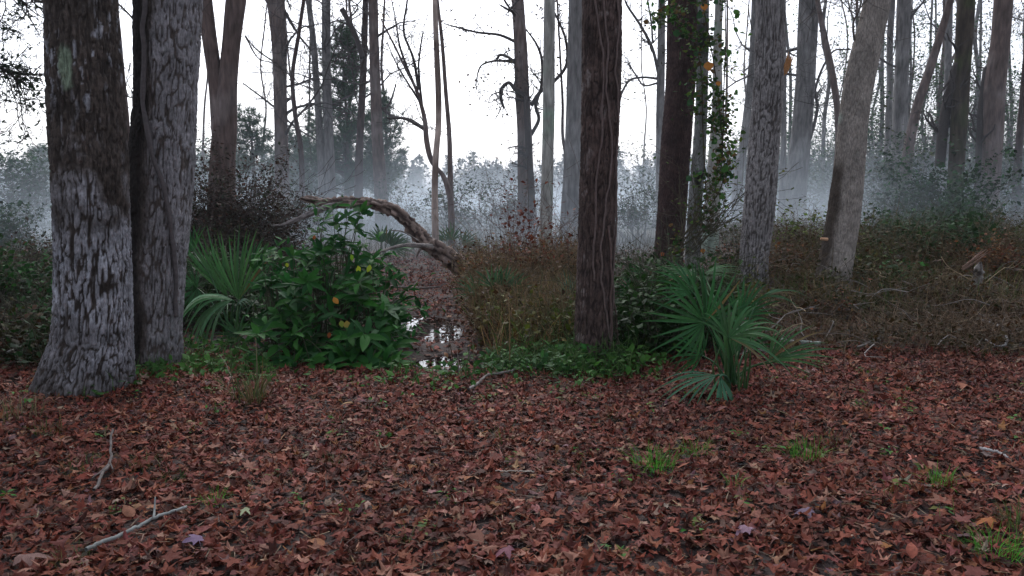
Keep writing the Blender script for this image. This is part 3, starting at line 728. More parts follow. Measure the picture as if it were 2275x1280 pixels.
OLV = [(.045, .075, .018), (.07, .085, .02), (.10, .09, .03)]; RST = [(.13, .05, .02), (.09, .035, .018), (.16, .08, .03)]; DKG = [(.016, .055, .014), (.026, .08, .018)]
for q_, (lab_, px_, yd_, w_, h_, n_, c_, sz_) in enumerate([
    ('rusty dead fern clump between the shaggy trunk and the leaning tan trunk', 1765, 12.2, .7, .55, 900, RST, .06), ('olive shrub just right of the foot of the leaning tan trunk', 1935, 12.5, .8, .6, 1000, OLV, .06),
    ('dark green seedling clump on the brown brush, left of the broken stump', 2010, 11.5, .5, .4, 500, DKG, .08), ('russet low bush behind the broken stump', 2215, 12.0, .9, .7, 1300, RST, .055),
    ('olive-yellow brush at the right edge beyond the broken stump', 2290, 14.0, 1.0, .8, 1300, OLV, .06), ('dark tangled brush below the mossy black trunk', 2085, 14.5, 1.1, .8, 1500, DARKB, .06),
    ('green sprawling bush in mid distance right of the leaning tan trunk', 1975, 15.5, 1.0, .8, 1300, DKG + OLV[:1], .08), ('yellow-green leafy shoots between the shaggy trunk and the leaning tan one', 1800, 14.5, .8, 1.0, 500, [(.12, .16, .02), (.07, .12, .02)], .08),
    ('dark low bush at the left edge in front of the dim slope', 35, 9.5, .8, .7, 1500, DKG, .08), ('brownish bush at the left edge under the hazy tree', 70, 12.5, 1.0, .8, 1500, DARKB + OLV[:1], .06),
    ('dark green fern-like clump touching the left side of the whitish oak', 95, 7.6, .5, .45, 900, DKG, .06), ('rust-red low bush at the top of the brown brush left of the vine-covered trunk', 1225, 11.5, .8, .8, 900, RST + [(.20, .04, .02)], .055),
    ('tawny brush hump beside the butt of the dead limb', 1085, 11.5, .8, .75, 1200, RST + OLV[2:], .05), ('grey-brown brush between the dark trunks and the shaggy trunk', 1625, 13.5, .7, .6, 900, DARKB + RST[:1], .06),
    ('brown dead brush just right of the palmetto log', 1880, 9.0, .6, .32, 500, RST + DARKB, .05)]):
    bush(lab_, px_, yd_, w_, h_, n_, c_, sz_, 200 + q_, stems=16, wsc=.6, stemcol=(.09, .065, .04))
for q_, (lab_, px_, yd_, w_, h_) in enumerate([('hazy leafy tree showing left of the twin grey trunks', 1745, 42, 2.4, 6.5), ('hazy leafy tree just left of the leaning tan trunk', 1840, 46, 2.6, 7.5), ('hazy leafy tree just right of the leaning tan trunk', 1935, 44, 2.4, 7.0),
    ('tall hazy leafy tree behind the crowded right-hand cluster', 2050, 38, 2.6, 8.0), ('hazy leafy tree right of the mossy black trunk', 2165, 40, 2.6, 7.5), ('hazy leafy tree at the right edge of the picture', 2262, 36, 2.4, 7.0),
    ('hazy leafy tree left of the shaggy grey trunk', 1640, 46, 2.0, 5.0), ('hazy leafy tree between the forked tree and the knotted trunk', 600, 46, 2.6, 4.2), ('hazy leafy tree in the gap left of the forked tree', 440, 44, 2.2, 4.2)]):
    bush(lab_, px_, yd_, w_, h_, 5200, [(.045, .095, .045), (.06, .12, .05), (.03, .07, .035)], .14, 300 + q_, name='bushy_tree', cat='tree', stems=22, dense=5.0, wsc=2.0)

# overhanging oak sprays at the left edge
def spray(label, pts, Yd, n, seed, size=.06):
    rng = np.random.default_rng(seed); org = P(pts[0][0], pts[0][1], Yd); o = empty('oak_bough', org, label, 'bough')
    mb = MB(); tips = []; pa = smooth_path(np.array([P(a, b, Yd) for a, b in pts]), 14) - org
    tube(mb, pa, np.linspace(.035, .01, 14), 5, (.05, .045, .04))
    for k in range(24):
        s = rng.integers(2, 14); d = pa[s - 1] - pa[s - 2]; grow(mb, pa[s - 1], d / np.linalg.norm(d) + rng.normal(0, .7, 3), .75, .011, 2, rng, (.05, .045, .04), 0, .3, 3, .005, tips, 5)
    mb.build('twigs', M_TWIG, o, kind='stuff'); tips = np.array(tips); pp = tips[rng.integers(0, len(tips), n)] + rng.normal(0, .035, (n, 3))
    ml = MB(); scatter(ml, SMALL, pp, rand_rot(n, .8, rng), size * rng.uniform(.6, 1.4, n), palette(rng, n, [(.02, .045, .025), (.03, .055, .03), (.04, .05, .03)]), rng)
    ml.build('leaves', M_GREEN, o, kind='stuff')
spray('small-leaved oak bough reaching in from the left edge at mid height', [(-330, 60), (-160, 110), (-40, 130), (60, 190)], 10, 1500, 3)
spray('small-leaved oak bough hanging from the top left corner', [(-330, -160), (-150, -90), (0, -25), (100, 8)], 10, 700, 4)

# ------------------------------------------------------------------ far woods and marsh
rng = np.random.default_rng(5); mf = MB(); ms = MB()
for k in range(520):
    y = rng.uniform(150, 260); x = rng.uniform(-.95, .95) * y; h = rng.uniform(5.2, 9.0) * (1 + .25 * (vnoise(np.array([[x * .03, 0, 0]]))[0] - .4)); w = rng.uniform(1.6, 3.5)
    m = 260; t = rng.random(m) ** .8; r = w * np.sqrt(rng.random(m)) * (1.15 - t) ; an = rng.uniform(0, 2 * PI, m)
    pp = np.column_stack([x + r * np.cos(an), y + r * np.sin(an), h * (.05 + .95 * t)])
    base = np.array([(.030, .055, .032), (.045, .065, .035), (.06, .055, .045), (.08, .07, .06)][rng.choice(4, p=[.4, .3, .2, .1])])
    scatter(mf, SMALL, pp, rand_rot(m, 1.0, rng), rng.uniform(.4, 1.1, m), base * rng.uniform(.85, 1.15, (m, 1)), rng)
    tube(ms, np.array([[x, y, 0], [x, y, h * .8]]), [.12, .05], 3, (.08, .07, .06))
o = mf.build('treeline', M_FOL, kind='stuff'); tag(o, 'low hazy line of woods across the far side of the misty marsh', 'woods')
o = ms.build('treeline_trunks', M_TWIG, kind='stuff'); tag(o, 'hazy trunks within the distant line of woods', 'woods')
n = 26000; y = 17 + 70 * rng.random(n) ** 1.6; x = rng.uniform(-.85, .85, n) * y
mg = MB(); scatter(mg, BLADES, np.column_stack([x, y, H(x, y)]), rand_rot(n, .28, rng), rng.uniform(.2, .6, n), palette(rng, n, [(.05, .06, .035), (.09, .08, .05), (.03, .045, .03), (.10, .07, .05)]), rng)
o = mg.build('marsh_grass', M_GREEN, kind='stuff'); tag(o, 'dim grass and sedge of the marsh under the mist', 'grass')

# ------------------------------------------------------------------ the dead arching limb
def limbmesh(mb, rows, sides, col_a, col_b, seed, jag=.15):
    pa = smooth_path(np.array(rows), 16 * len(rows)); n = len(pa)
    t = np.gradient(pa[:, :3], axis=0); t /= np.linalg.norm(t, axis=1)[:, None]
    a = np.cross(t, [0.0, 1, 0.15]); a /= np.linalg.norm(a, axis=1)[:, None]; b = np.cross(t, a)
    th = np.arange(sides) * 2 * PI / sides; s = np.concatenate([[0], np.cumsum(np.linalg.norm(np.diff(pa[:, :3], axis=0), axis=1))])
    TH, SS = np.meshgrid(th, s); q = np.stack([np.cos(TH) * 4, np.sin(TH) * 4, SS * 9], -1)
    nn = vnoise(q * np.array([1.6, 1.6, 1.2]), seed); n2 = vnoise(q * np.array([4, 4, 3.]), seed + 1)
    R = pa[:, 3][:, None] * (1 + jag * (nn - .5) * 2 + jag * .8 * (n2 - .5) * 2 + jag * .6 * (sm(.45, .5, nn)))
    v = pa[:, None, :3] + R[..., None] * (a[:, None] * np.cos(TH)[..., None] + b[:, None] * np.sin(TH)[..., None])
    m = sm(.45, .55, nn).reshape(-1, 1); c = np.array(col_a) * (1 - m) + np.array(col_b) * m; c = c * (.55 + .9 * n2.reshape(-1, 1))
    i = np.arange(n - 1)[:, None] * sides; j = np.arange(sides)[None]; k = (j + 1) % sides
    mb.add(v.reshape(-1, 3), [np.stack([i + j, i + k, i + sides + k, i + sides + j], -1).reshape(-1, 4), np.array([[e, e + m_, e + m_ + 1] for e in (0, (n - 1) * sides) for m_ in range(1, sides - 1)])], c)
Yf = 13.5; f = lambda a, b, w, dy=0: [*P(a, b, Yf + dy), w * .66 * Yf / FPX / 2]
root = empty('fallen_limb', P(1020, 600, Yf), 'big dead limb arching low over the ditch, bark peeling, broken at its raised end', 'fallen limb')
o_ = np.array(root.location)
def part(name, rows, sides, ca, cb, sd, jag=.15):
    m_ = MB(); limbmesh(m_, rows, sides, ca, cb, sd, jag); m_.v = [q - o_ for q in m_.v]; return m_.build(name, M_WOOD, root)
g = lambda *a: np.array(a)
part('limb', [f(1075, 640, 44, .4), f(1020, 590, 46), f(975, 558, 48), f(938, 530, 42), f(905, 492, 36), f(870, 465, 32), f(820, 452, 30), f(770, 450, 30), f(720, 452, 28), f(695, 445, 22), f(668, 440, 9)], 20, (.050, .030, .024), (.26, .19, .155), 3, .36)
part('limb', [f(745, 455, 16, -.1), f(715, 464, 20, -.15), f(685, 476, 19, -.2), f(650, 492, 13, -.3), f(625, 500, 9, -.3), f(603, 502, 5, -.3)], 12, (.12, .10, .095), (.24, .21, .20), 5, .14)
part('limb', [f(960, 548, 18, -.2), f(925, 545, 14, -.4), f(890, 546, 10, -.6), f(855, 556, 8, -.8), f(820, 566, 5, -1)], 10, (.14, .12, .11), (.30, .26, .23), 7, .15)
part('stub', [f(940, 545, 9, -.2), f(930, 560, 7, -.3), f(925, 572, 4, -.3)], 8, (.12, .09, .08), (.24, .2, .18), 8)
part('stub', [f(985, 560, 18, .1), f(1000, 548, 9, .1), f(1010, 542, 4, .1)], 8, (.14, .11, .09), (.26, .2, .18), 9)
part('root_tangle', [f(930, 535, 5, -.3), f(895, 515, 4, -.3), f(870, 512, 3, -.3)], 6, (.10, .08, .07), (.2, .17, .15), 10)

# ------------------------------------------------------------------ palmettos
def frond(root, org, hub, dirn, nrm, rad, spread, nseg, droop=.3, start=None, col=(.035, .10, .045), rng=RNG, fuse=.36, wsc=.82, jit=.09, tipcol=None, name='frond'):
    dirn = np.array(dirn, float); dirn /= np.linalg.norm(dirn); nrm = np.array(nrm, float); nrm -= nrm @ dirn * dirn; nrm /= np.linalg.norm(nrm)
    side = np.cross(dirn, nrm); hub = np.array(hub, float)
    mb = MB()
    if start is None: start = hub - dirn * .3
    start = np.array(start, float)
    mid = (hub + start) / 2 + np.array([0, 0, .12 * np.linalg.norm(hub - start)])
    pa = smooth_path(np.array([start, mid, hub, hub + dirn * rad * .12]), 14) - org
    tube(mb, pa, np.linspace(.009, .006, 14), 5, np.array(col) * .9)
    fo = mb.build(name, M_PALM, root)
    half = math.radians(spread) / 2; st = 2 * half / (nseg - 1)
    for k in range(nseg):
        a = -half + st * k + rng.normal(0, st * .22); L = rad * (1 - .22 * (a / half) ** 2 if spread < 200 else 1 - .30 * (abs(a) / half) ** 2) * rng.uniform(1 - jit, 1 + jit)
        e = dirn * math.cos(a) + side * math.sin(a); sd = -dirn * math.sin(a) + side * math.cos(a)
        dr = droop * rng.uniform(.7, 1.35); V = []; C = []; ss = np.linspace(.02, 1, 10); wm = st * fuse * L * .52 * wsc; tw = rng.normal(0, .12)
        cc = (np.array(col) if rng.random() > .03 else np.array((.12, .09, .035))) * rng.uniform(.7, 1.35) * np.array([rng.uniform(.9, 1.2), 1, rng.uniform(.85, 1.1)])
        for s in ss:
            w = wm * s / fuse if s < fuse else wm * max(1 - ((s - fuse) / (1 - fuse)), 0) ** .75
            p = hub - org + e * s * L * (1 - .12 * dr * s) + nrm * .06 * L * math.sin(PI * s) + np.array([0, 0, -1]) * dr * L * s * s * s
            sv = sd * math.cos(tw * s) + nrm * math.sin(tw * s)
            V += [p - sv * w + nrm * w * .45, p, p + sv * w + nrm * w * .45]
            C += [cc * (1 if s < .93 else (1.9, 1.3, .8))] * 3
        F = []
        for q in range(len(ss) - 1):
            o = 3 * q; F += [[o, o + 1, o + 4, o + 3], [o + 1, o + 2, o + 5, o + 4]]
        m2 = MB(); m2.add(V, np.array(F), np.array(C)); m2.build('leaflet', M_PALM, fo)
    return fo
def sdir(deg, toward=0.0):
    """a direction at `deg` in the upright plane across the view, leaning `toward` the viewer"""
    return np.array([math.cos(math.radians(deg)), -toward, math.sin(math.radians(deg))])
DG = (.022, .086, .026); LG = (.044, .120, .040)
# right-hand palmetto in front of the trunks
b = Gd(1622, 872); b[2] = Hs(b[0], b[1]); Yr = b[1]; rng = np.random.default_rng(12)
root = empty('palmetto', b, 'wide green palmetto fans spreading over the edge of the leaf litter', 'palmetto')
S0 = b + [0, 0, .02]
fr = lambda px, py, dy, deg, tw, rad, spread, n, dr, nr=(0, -1, .3), col=DG, **k: frond(root, b, P(px, py, Yr + dy), sdir(deg, tw), nr, rad, spread, n, dr, S0 + rng.normal(0, .025, 3) * [1, 1, .2], col, rng, **k)
fr(1566, 716, -.05, 118, .1, .50, 275, 26, .06, (.1, -1, .25))
fr(1618, 752, -.15, 72, -.1, .42, 140, 14, .30, (.0, -.8, .5), LG)
fr(1625, 745, .0, 15, .1, .50, 80, 9, .38, (0, -.3, 1), LG)
fr(1618, 750, -.2, -20, .3, .46, 40, 4, .25, (0, -.5, 1), LG)
fr(1640, 705, .35, 62, -.1, .44, 120, 14, .25, (.2, -1, .2))
fr(1690, 660, .4, 10, .0, .40, 50, 6, .38, (0, -.5, 1))
fr(1708, 802, .1, 38, .2, .46, 95, 12, .14, (-.2, -.7, .7), LG)
fr(1712, 806, .1, 14, .1, .50, 30, 4, .08, (0, -.6, .8), LG)
fr(1592, 834, -.25, 194, .3, .50, 60, 8, .16, (0, -.5, 1), (.05, .15, .075))
fr(1600, 836, -.28, 268, .5, .38, 62, 6, .22, (.1, -.8, .6), (.05, .15, .075))
fr(1694, 868, .05, -28, .4, .26, 42, 7, .35, (0, -.4, 1), LG)
fr(1540, 650, .5, 140, 0, .42, 110, 12, .2, (0, -1, .3))
fr(1548, 612, .8, 172, 0, .36, 60, 8, .05, (0, -.5, 1), LG)
fr(1565, 608, .8, 8, 0, .34, 60, 8, .1, (0, -.5, 1), LG)
fr(1660, 770, .3, 60, .1, .30, 120, 10, .2)
fr(1560, 790, .3, 150, .2, .32, 150, 12, .2)
fr(1620, 800, -.05, 88, -.05, .34, 60, 6, .05, (0, -1, .1), (.06, .16, .06), wsc=1.4)
mb = MB()
for k in range(16):
    p0 = b + rng.normal(0, .05, 3) * [1, 1, 0]; p1 = p0 + [rng.normal(-.02, .07), rng.normal(0, .05), rng.uniform(.25, .5)]
    tube(mb, np.array([p0, (p0 + p1) / 2 + rng.normal(0, .02, 3), p1]) - b, [.010, .007, .004], 5, (.06, .12, .04))
mb.build('leaf_stalks', M_PALM, root, kind='stuff')
# the clump behind it, between the trunks
b2 = P(1440, 700, 8.2); b2[2] = Hs(b2[0], 8.2); rng = np.random.default_rng(13)
root = empty('palmetto', b2, 'palmetto clump with narrow arching blades, just right of the vine-covered trunk', 'palmetto')
for px, py, deg, rad, spread, n, dr in [(1440, 640, 100, .42, 110, 11, .45), (1470, 665, 50, .45, 120, 12, .35), (1405, 660, 130, .36, 110, 10, .3), (1425, 610, 150, .30, 70, 7, .7), (1500, 690, 20, .4, 90, 9, .3), (1400, 720, 160, .34, 100, 9, .2), (1450, 740, 80, .4, 130, 11, .2), (1510, 640, 60, .36, 110, 10, .3)]:
    frond(root, b2, P(px, py, 8.2 + rng.uniform(-.35, .3)), sdir(deg, rng.uniform(-.1, .3)), (rng.normal(0, .2), -1, .4), rad, spread, n, dr, b2 + rng.normal(0, .03, 3), DG if rng.random() < .6 else LG, rng)
# left palmetto beside the evergreen shrub
b3 = P(522, 830, 7.7); b3[2] = Hs(b3[0], 7.7); rng = np.random.default_rng(14)
root = empty('palmetto', b3, 'palmetto with a tall pleated fan and a drooping frond beside the thick oaks', 'palmetto')
fl = lambda px, py, dy, deg, tw, rad, spread, n, dr, nr=(0, -1, .2), col=DG, **k: frond(root, b3, P(px, py, 7.7 + dy), sdir(deg, tw), nr, rad, spread, n, dr, b3 + rng.normal(0, .03, 3), col, rng, **k)
fl(530, 668, .35, 88, -.1, .76, 78, 17, .02, (0, -1, .05), (.045, .130, .038), fuse=.5)
fl(505, 660, .5, 116, -.1, .82, 40, 10, .03, (.1, -1, .05), (.036, .11, .032), fuse=.5)
fl(520, 668, -.25, 172, .15, .66, 34, 6, .62, (-.1, -.4, 1), (.09, .20, .09), fuse=.7, wsc=1.3)
fl(515, 668, -.28, 208, .3, .46, 46, 7, .75, (-.2, -.7, .7), (.08, .18, .08), fuse=.7, wsc=1.2)
fl(530, 672, -.2, 20, .2, .16, 80, 6, .5, (0, -.5, 1), (.07, .15, .09))
fl(531, 745, -.2, 195, .1, .30, 260, 19, .12, (0, -1, .3), LG)
fl(438, 640, .5, 190, 0, .34, 230, 19, .1, (.1, -1, .1))
fl(430, 560, .8, 110, 0, .42, 90, 10, .15)
fl(600, 640, .6, 70, 0, .40, 150, 14, .15)
fl(470, 760, .1, 200, .1, .28, 160, 12, .3)
fl(560, 600, .7, 60, 0, .45, 80, 9, .2)
# plants half hidden behind the vine-covered trunk, and low ones in the mist
b4 = P(1285, 740, 8.8); b4[2] = Hs(b4[0], 8.8)
root = empty('palmetto', b4, 'small upright palmetto peeping out left of the vine-covered trunk', 'palmetto')
frond(root, b4, P(1268, 672, 8.8), sdir(104), (0, -1, .1), .40, 50, 9, .05, b4, (.07, .15, .10), rng)
frond(root, b4, P(1280, 684, 8.6), sdir(178, .1), (0, -.3, 1), .34, 22, 4, .12, b4, (.07, .17, .04), rng)
frond(root, b4, P(1262, 715, 8.7), sdir(120), (0, -1, .2), .28, 90, 9, .2, b4, (.05, .12, .05), rng)
for px, py, yd, lab, nn in [(1005, 545, 17.5, 'low spiky palmetto in the mist behind the foot of the dead limb', 6), (850, 560, 17, 'low spiky palmetto in the mist under the arch of the dead limb', 7), (1100, 700, 9.2, 'thin-bladed small palmetto growing at the right bank of the ditch', 5)]:
    bb = P(px, py, yd); bb[2] = Hs(bb[0], yd); root = empty('palmetto', bb, lab, 'palmetto')
    for k in range(nn):
        dg = rng.uniform(25, 155); frond(root, bb, bb + sdir(dg, rng.normal(0, .3)) * [.3, .3, .35], sdir(dg, .1), (rng.normal(0, .3), -1, .3), .36 if yd < 10 else .5, 120, 10, .2, bb, (.05, .11, .05), rng)

# ------------------------------------------------------------------ the big evergreen shrub
def leaf_variants(temps, cols, mat, rng, name='leaf', per=1):
    out = []
    for t in temps:
        for c in cols:
            m = MB(); cc = np.clip(np.array(c)[None] * rng.uniform(.9, 1.12, (len(t[0]), 1)), 0, 1); m.add(t[0], t[1], cc); out.append(m.mesh(name, mat))
    return out
from mathutils import Matrix
def leaf_object(me, parent, p, R, s, name='leaf'):
    o = bpy.data.objects.new(name, me); COL.objects.link(o); o.parent = parent
    M = Matrix.Identity(4)
    for a in range(3):
        for c in range(3): M[a][c] = float(R[a, c] * s)
        M[a][3] = float(p[a])
    o.matrix_basis = M
    return o
rng = np.random.default_rng(21)
GR = [(.018, .090, .015), (.013, .066, .014), (.028, .115, .018), (.018, .078, .020), (.024, .10, .014), (.040, .14, .024)]
bs_ = P(715, 850, 7.2); bs_[2] = Hs(bs_[0], 7.2)
shrub = empty('evergreen_shrub', bs_, 'big glossy dark green shrub with whorled leaves between the palmetto fan and the ditch', 'shrub')
whorls = []
def reg(n, x0, x1, y0, y1, ya, yb, keep=lambda x, y: True):
    c = 0
    while c < n:
        px, py = rng.uniform(x0, x1), rng.uniform(y0, y1)
        if keep(px, py): whorls.append((px, py, rng.uniform(ya, yb))); c += 1
for q in [(725, 812, 6.55), (770, 840, 6.6), (640, 800, 6.65), (620, 760, 6.7), (660, 745, 6.8), (840, 730, 6.9), (830, 800, 6.7), (600, 830, 6.7), (690, 845, 6.5), (860, 770, 6.9), (745, 770, 6.7), (790, 770, 6.7), (700, 700, 6.9), (590, 720, 6.9), (560, 800, 6.9), (650, 690, 7), (880, 690, 7.2), (820, 860, 6.5), (740, 868, 6.45), (655, 855, 6.5)]: whorls.append(q)
reg(34, 570, 880, 740, 850, 6.6, 7.1, lambda x, y: not (x > 800 and y < 700))
reg(50, 560, 860, 620, 750, 7.0, 7.6, lambda x, y: not (680 < x < 735 and 640 < y < 720))
reg(55, 575, 840, 530, 640, 7.3, 8.1, lambda x, y: y > 530 + abs(x - 700) * .12)
reg(16, 840, 940, 620, 770, 7.3, 7.9, lambda x, y: y > 600 + (x - 840) * .5)
reg(50, 560, 900, 560, 850, 7.6, 8.3)
for q in [(738, 458, 7.6), (745, 492, 7.55), (720, 480, 7.6), (770, 480, 7.6), (742, 530, 7.6), (790, 505, 7.7), (705, 510, 7.7), (765, 535, 7.6), (800, 470, 7.7), (720, 550, 7.7), (780, 455, 7.7), (700, 455, 7.7)]: whorls.append(q)
W = np.array([P(*w) for w in whorls]); gz = H(W[:, 0], W[:, 1]); W[:, 2] = np.maximum(W[:, 2], gz + .07)
ms = MB(); Ls = []
bases = np.array([[bs_[0] + dx, 7.2 + dy, bs_[2]] for dx, dy in ((-.45, .1), (-.2, -.1), (.05, .0), (.2, .15), (.42, .1), (-.1, .4), (.12, .45))])
for w in W:
    bb = bases[np.argmin(np.hypot(bases[:, 0] - w[0], bases[:, 1] - w[1]) + rng.random(len(bases)) * .3)]
    md = (bb + w) / 2 + [0, 0, .1]; md[:2] = bb[:2] * .6 + w[:2] * .4
    pa = smooth_path(np.array([bb - bs_, md - bs_ + rng.normal(0, .04, 3), w - bs_]), 9); tube(ms, pa, np.linspace(.009, .003, 9), 4, (.045, .05, .025))
    ax = np.array([rng.normal(0, .35), -.45 + rng.normal(0, .3), 1.0]); ax /= np.linalg.norm(ax)
    nl = rng.integers(6, 9); a0 = rng.uniform(0, 2 * PI); u = np.cross(ax, [0.2, 1, .1]); u /= np.linalg.norm(u); v2 = np.cross(ax, u)
    big = rng.uniform(.12, .17) if w[1] > 7.2 else rng.uniform(.16, .225)
    for k in range(nl):
        a = a0 + k * 2 * PI / nl + rng.normal(0, .2); el = rng.uniform(-.15, .7)
        d = (u * math.cos(a) + v2 * math.sin(a)) * math.cos(el) + ax * math.sin(el)
        Ls.append((w - bs_ - ax * rng.uniform(0, .05), d, ax + rng.normal(0, .25, 3), big * rng.uniform(.7, 1.1), w[1]))
ms.build('stems', M_TWIG, shrub, kind='stuff')
order = sorted(range(len(Ls)), key=lambda i_: Ls[i_][4] - rng.random() * .2)
LV = leaf_variants(BAY, GR, M_GREEN, rng)
R = frame_from(np.array([l[1] for l in Ls]), np.array([l[2] for l in Ls]))
for i_ in order[:296]:
    leaf_object(LV[rng.integers(len(LV))], shrub, Ls[i_][0], R[i_], Ls[i_][3])
rest = order[296:]; ml = MB()
scatter(ml, BAY, np.array([Ls[i_][0] for i_ in rest]), R[rest], np.array([Ls[i_][3] for i_ in rest]), palette(rng, len(rest), GR[:5], jit=.2), rng)
n = 900; c = W[rng.integers(0, len(W), n)] - bs_ + rng.normal(0, .13, (n, 3)) + [0, .25, -.1]; c[:, 2] = np.maximum(c[:, 2], .05)
scatter(ml, BAY, c, rand_rot(n, .8, rng), rng.uniform(.07, .13, n), palette(rng, n, GR[:4], jit=.25), rng)
ml.build('foliage', M_GREEN, shrub, kind='stuff')
for px, py, yd, c, s in [(795, 590, 7.1, (.42, .50, .03), .075), (822, 588, 7.1, (.36, .46, .04), .07), (779, 565, 7.2, (.22, .42, .03), .06), (741, 660, 6.85, (.50, .22, .03), .07), (770, 712, 6.8, (.40, .30, .06), .08), (748, 735, 6.8, (.40, .08, .02), .05), (732, 738, 6.8, (.35, .10, .03), .05), (636, 584, 7.1, (.35, .42, .03), .04), (757, 712, 6.8, (.25, .32, .05), .06), (700, 523, 7.4, (.35, .10, .03), .04)]:
    t = OVALS[2]; m = MB(); m.add(t[0] * [1.1, 1, 1], t[1], np.array(c) * .8); lm = m.mesh('leaf', M_GREEN); p = P(px, py, yd) - bs_
    o = leaf_object(lm, shrub, p, frame_from(np.array([rng.normal(0, .3), -.3, -1.]), np.array([rng.normal(0, .6), -1., .6])), s * 1.05)
    o['label'] = 'turning yellow-green leaf' if c[1] > .3 else 'orange turning leaf'

# ------------------------------------------------------------------ vines
def trunk_at(t, z):
    """axis point and radius of a traced trunk at height z"""
    rows = t[1]; return np.array([np.interp(z, rows[:, 2], rows[:, 0]), np.interp(z, rows[:, 2], rows[:, 1]), z]), float(np.interp(z, rows[:, 2], rows[:, 3]))
def vine(label, t, pix, r, col, seed, grp=None, off=.012):
    rng = np.random.default_rng(seed); pts = []
    for px, py in pix:
        q = P(px, py, t[2]); c, rr = trunk_at(t, q[2]); dx = np.clip((q[0] - c[0]) / (rr * 1.03), -.97, .97)
        d = math.sqrt(1 - dx * dx); pts.append([c[0] + dx * (rr * 1.05 + off), t[2] - d * (rr * 1.05 + off), q[2]])
    pts = np.array(pts); pa = smooth_path(pts, 10 * len(pts)); wob = (fbm(pa * 7, 2, seed) - .5)[:, None] * .03 * np.array([1, 0, 0]); pa = pa + wob
    mb = MB(); tube(mb, pa, r * (.8 + .5 * vnoise(pa * 8, seed)), 6, col); o = mb.build('climbing_vine', M_TWIG, origin=pa[0]); return tag(o, label, 'vine', grp)
vc = (.135, .098, .088)
vine('thick woody vine running down the grey half of the second oak', tB, [(357, -60), (356, 0), (352, 90), (349, 180), (354, 260), (364, 320), (378, 370), (392, 420), (399, 500), (402, 600), (398, 700)], .018, (.11, .095, .095), 1, off=.008)
vine('thin vine down the left side of the red-brown trunk', tP, [(1316, -40), (1322, 40), (1332, 110), (1334, 200), (1330, 320), (1322, 400), (1318, 520), (1316, 620)], .008, vc, 2)
vine('thin vine meandering down the middle of the red-brown trunk', tP, [(1330, -40), (1338, 60), (1345, 110), (1342, 210), (1352, 300), (1350, 370), (1340, 460), (1330, 560), (1336, 650), (1350, 760)], .008, vc, 3)
vine('vine down the right edge of the red-brown trunk', tP, [(1362, -40), (1368, 60), (1362, 160), (1368, 260), (1362, 380), (1362, 520), (1356, 640), (1352, 740), (1362, 790)], .008, vc, 4)
vine('vine rooted right of the red-brown trunk, curling up its base', tP, [(1342, 805), (1352, 740), (1350, 690), (1352, 600), (1346, 500)], .009, (.12, .08, .07), 5)
mb = MB()
for k, pix in enumerate([[(1440, 802), (1400, 790), (1370, 745), (1362, 700)], [(1340, 800), (1365, 770), (1385, 755), (1405, 800)], [(1380, 795), (1372, 740), (1366, 680), (1352, 640)]]):
    pa = smooth_path(np.array([P(a, c_, 6.95 - .06 * k) for a, c_ in pix]), 14); tube(mb, pa, .008, 6, (.12, .085, .07))
o = mb.build('surface_roots', M_TWIG, origin=P(1375, 795, 6.95), kind='stuff'); tag(o, 'pinkish vine roots looping at the foot of the red-brown trunk', 'roots')
# leafy climber on the mottled trunk
rng = np.random.default_rng(31)
org = P(1545, 300, 13.2); cl = empty('leafy_climber', org, 'leafy green climber with a few orange leaves on the dark and mottled trunk pair', 'climber')
mb = MB(); ml = MB()
HEARTS = [(t[0] * [1.9, 1, 1], t[1]) for t in OVALS]
strands = [[(1478, -30), (1500, 30), (1540, 90), (1558, 160), (1560, 240), (1563, 330), (1568, 420)], [(1555, -20), (1575, 80), (1590, 170), (1600, 260), (1606, 330)], [(1610, -20), (1612, 100), (1608, 200), (1606, 320), (1600, 400)], [(1460, -10), (1470, 15), (1480, 40)], [(1620, 340), (1600, 420), (1560, 480), (1520, 520), (1500, 560)]]
pl = []
for s_ in strands:
    pa = smooth_path(np.array([P(a, b_, 13.1 + rng.normal(0, .05)) for a, b_ in s_]), 24); tube(mb, pa - org, .010, 5, (.06, .05, .03))
    for k in range(2): grow(mb, pa[rng.integers(4, 20)] - org, np.array([rng.normal(0, 1), -.3, -.4]), .5, .006, 1, rng, (.06, .05, .03), 0, .3, 3, .003)
    pl += [pa[rng.integers(0, 24)] for _ in range(15)]
mb.build('stems', M_TWIG, cl, kind='stuff')
pl2 = np.array([P(*[np.interp(t_, np.linspace(0, 1, len(s_)), np.array(s_)[:, k_]) for k_ in (0, 1)], 13.1) for s_ in strands for t_ in rng.random(620)])
pl2 = pl2 + rng.normal(0, 1, pl2.shape) * np.array([.13, .10, .10]); keep_ = vnoise(pl2 * 3.2, 4) > .45; pl2 = pl2[keep_]
m_ = MB(); scatter(m_, HEARTS, pl2 - org, rand_rot(len(pl2), .9, rng), rng.uniform(.03, .085, len(pl2)), palette(rng, len(pl2), [(.05, .12, .02), (.10, .16, .025), (.03, .08, .02), (.12, .08, .03)]), rng); m_.build('foliage', M_GREEN, cl, kind='stuff')
HEART = [(t[0] * [1.9, 1, 1], t[1]) for t in OVALS]
cm = leaf_variants(HEART[:2], [(.04, .13, .03), (.03, .09, .03), (.06, .16, .03)], M_GREEN, rng); om = leaf_variants(HEART[:1], [(.50, .20, .04), (.35, .10, .03)], M_GREEN, rng)
for p in pl:
    leaf_object(cm[rng.integers(6)], cl, p - org + rng.normal(0, .13, 3), frame_from(np.array([rng.normal(0, .8), rng.normal(0, .6), -.6]), np.array([rng.normal(0, .9), -1., .5])), rng.uniform(.05, .14))
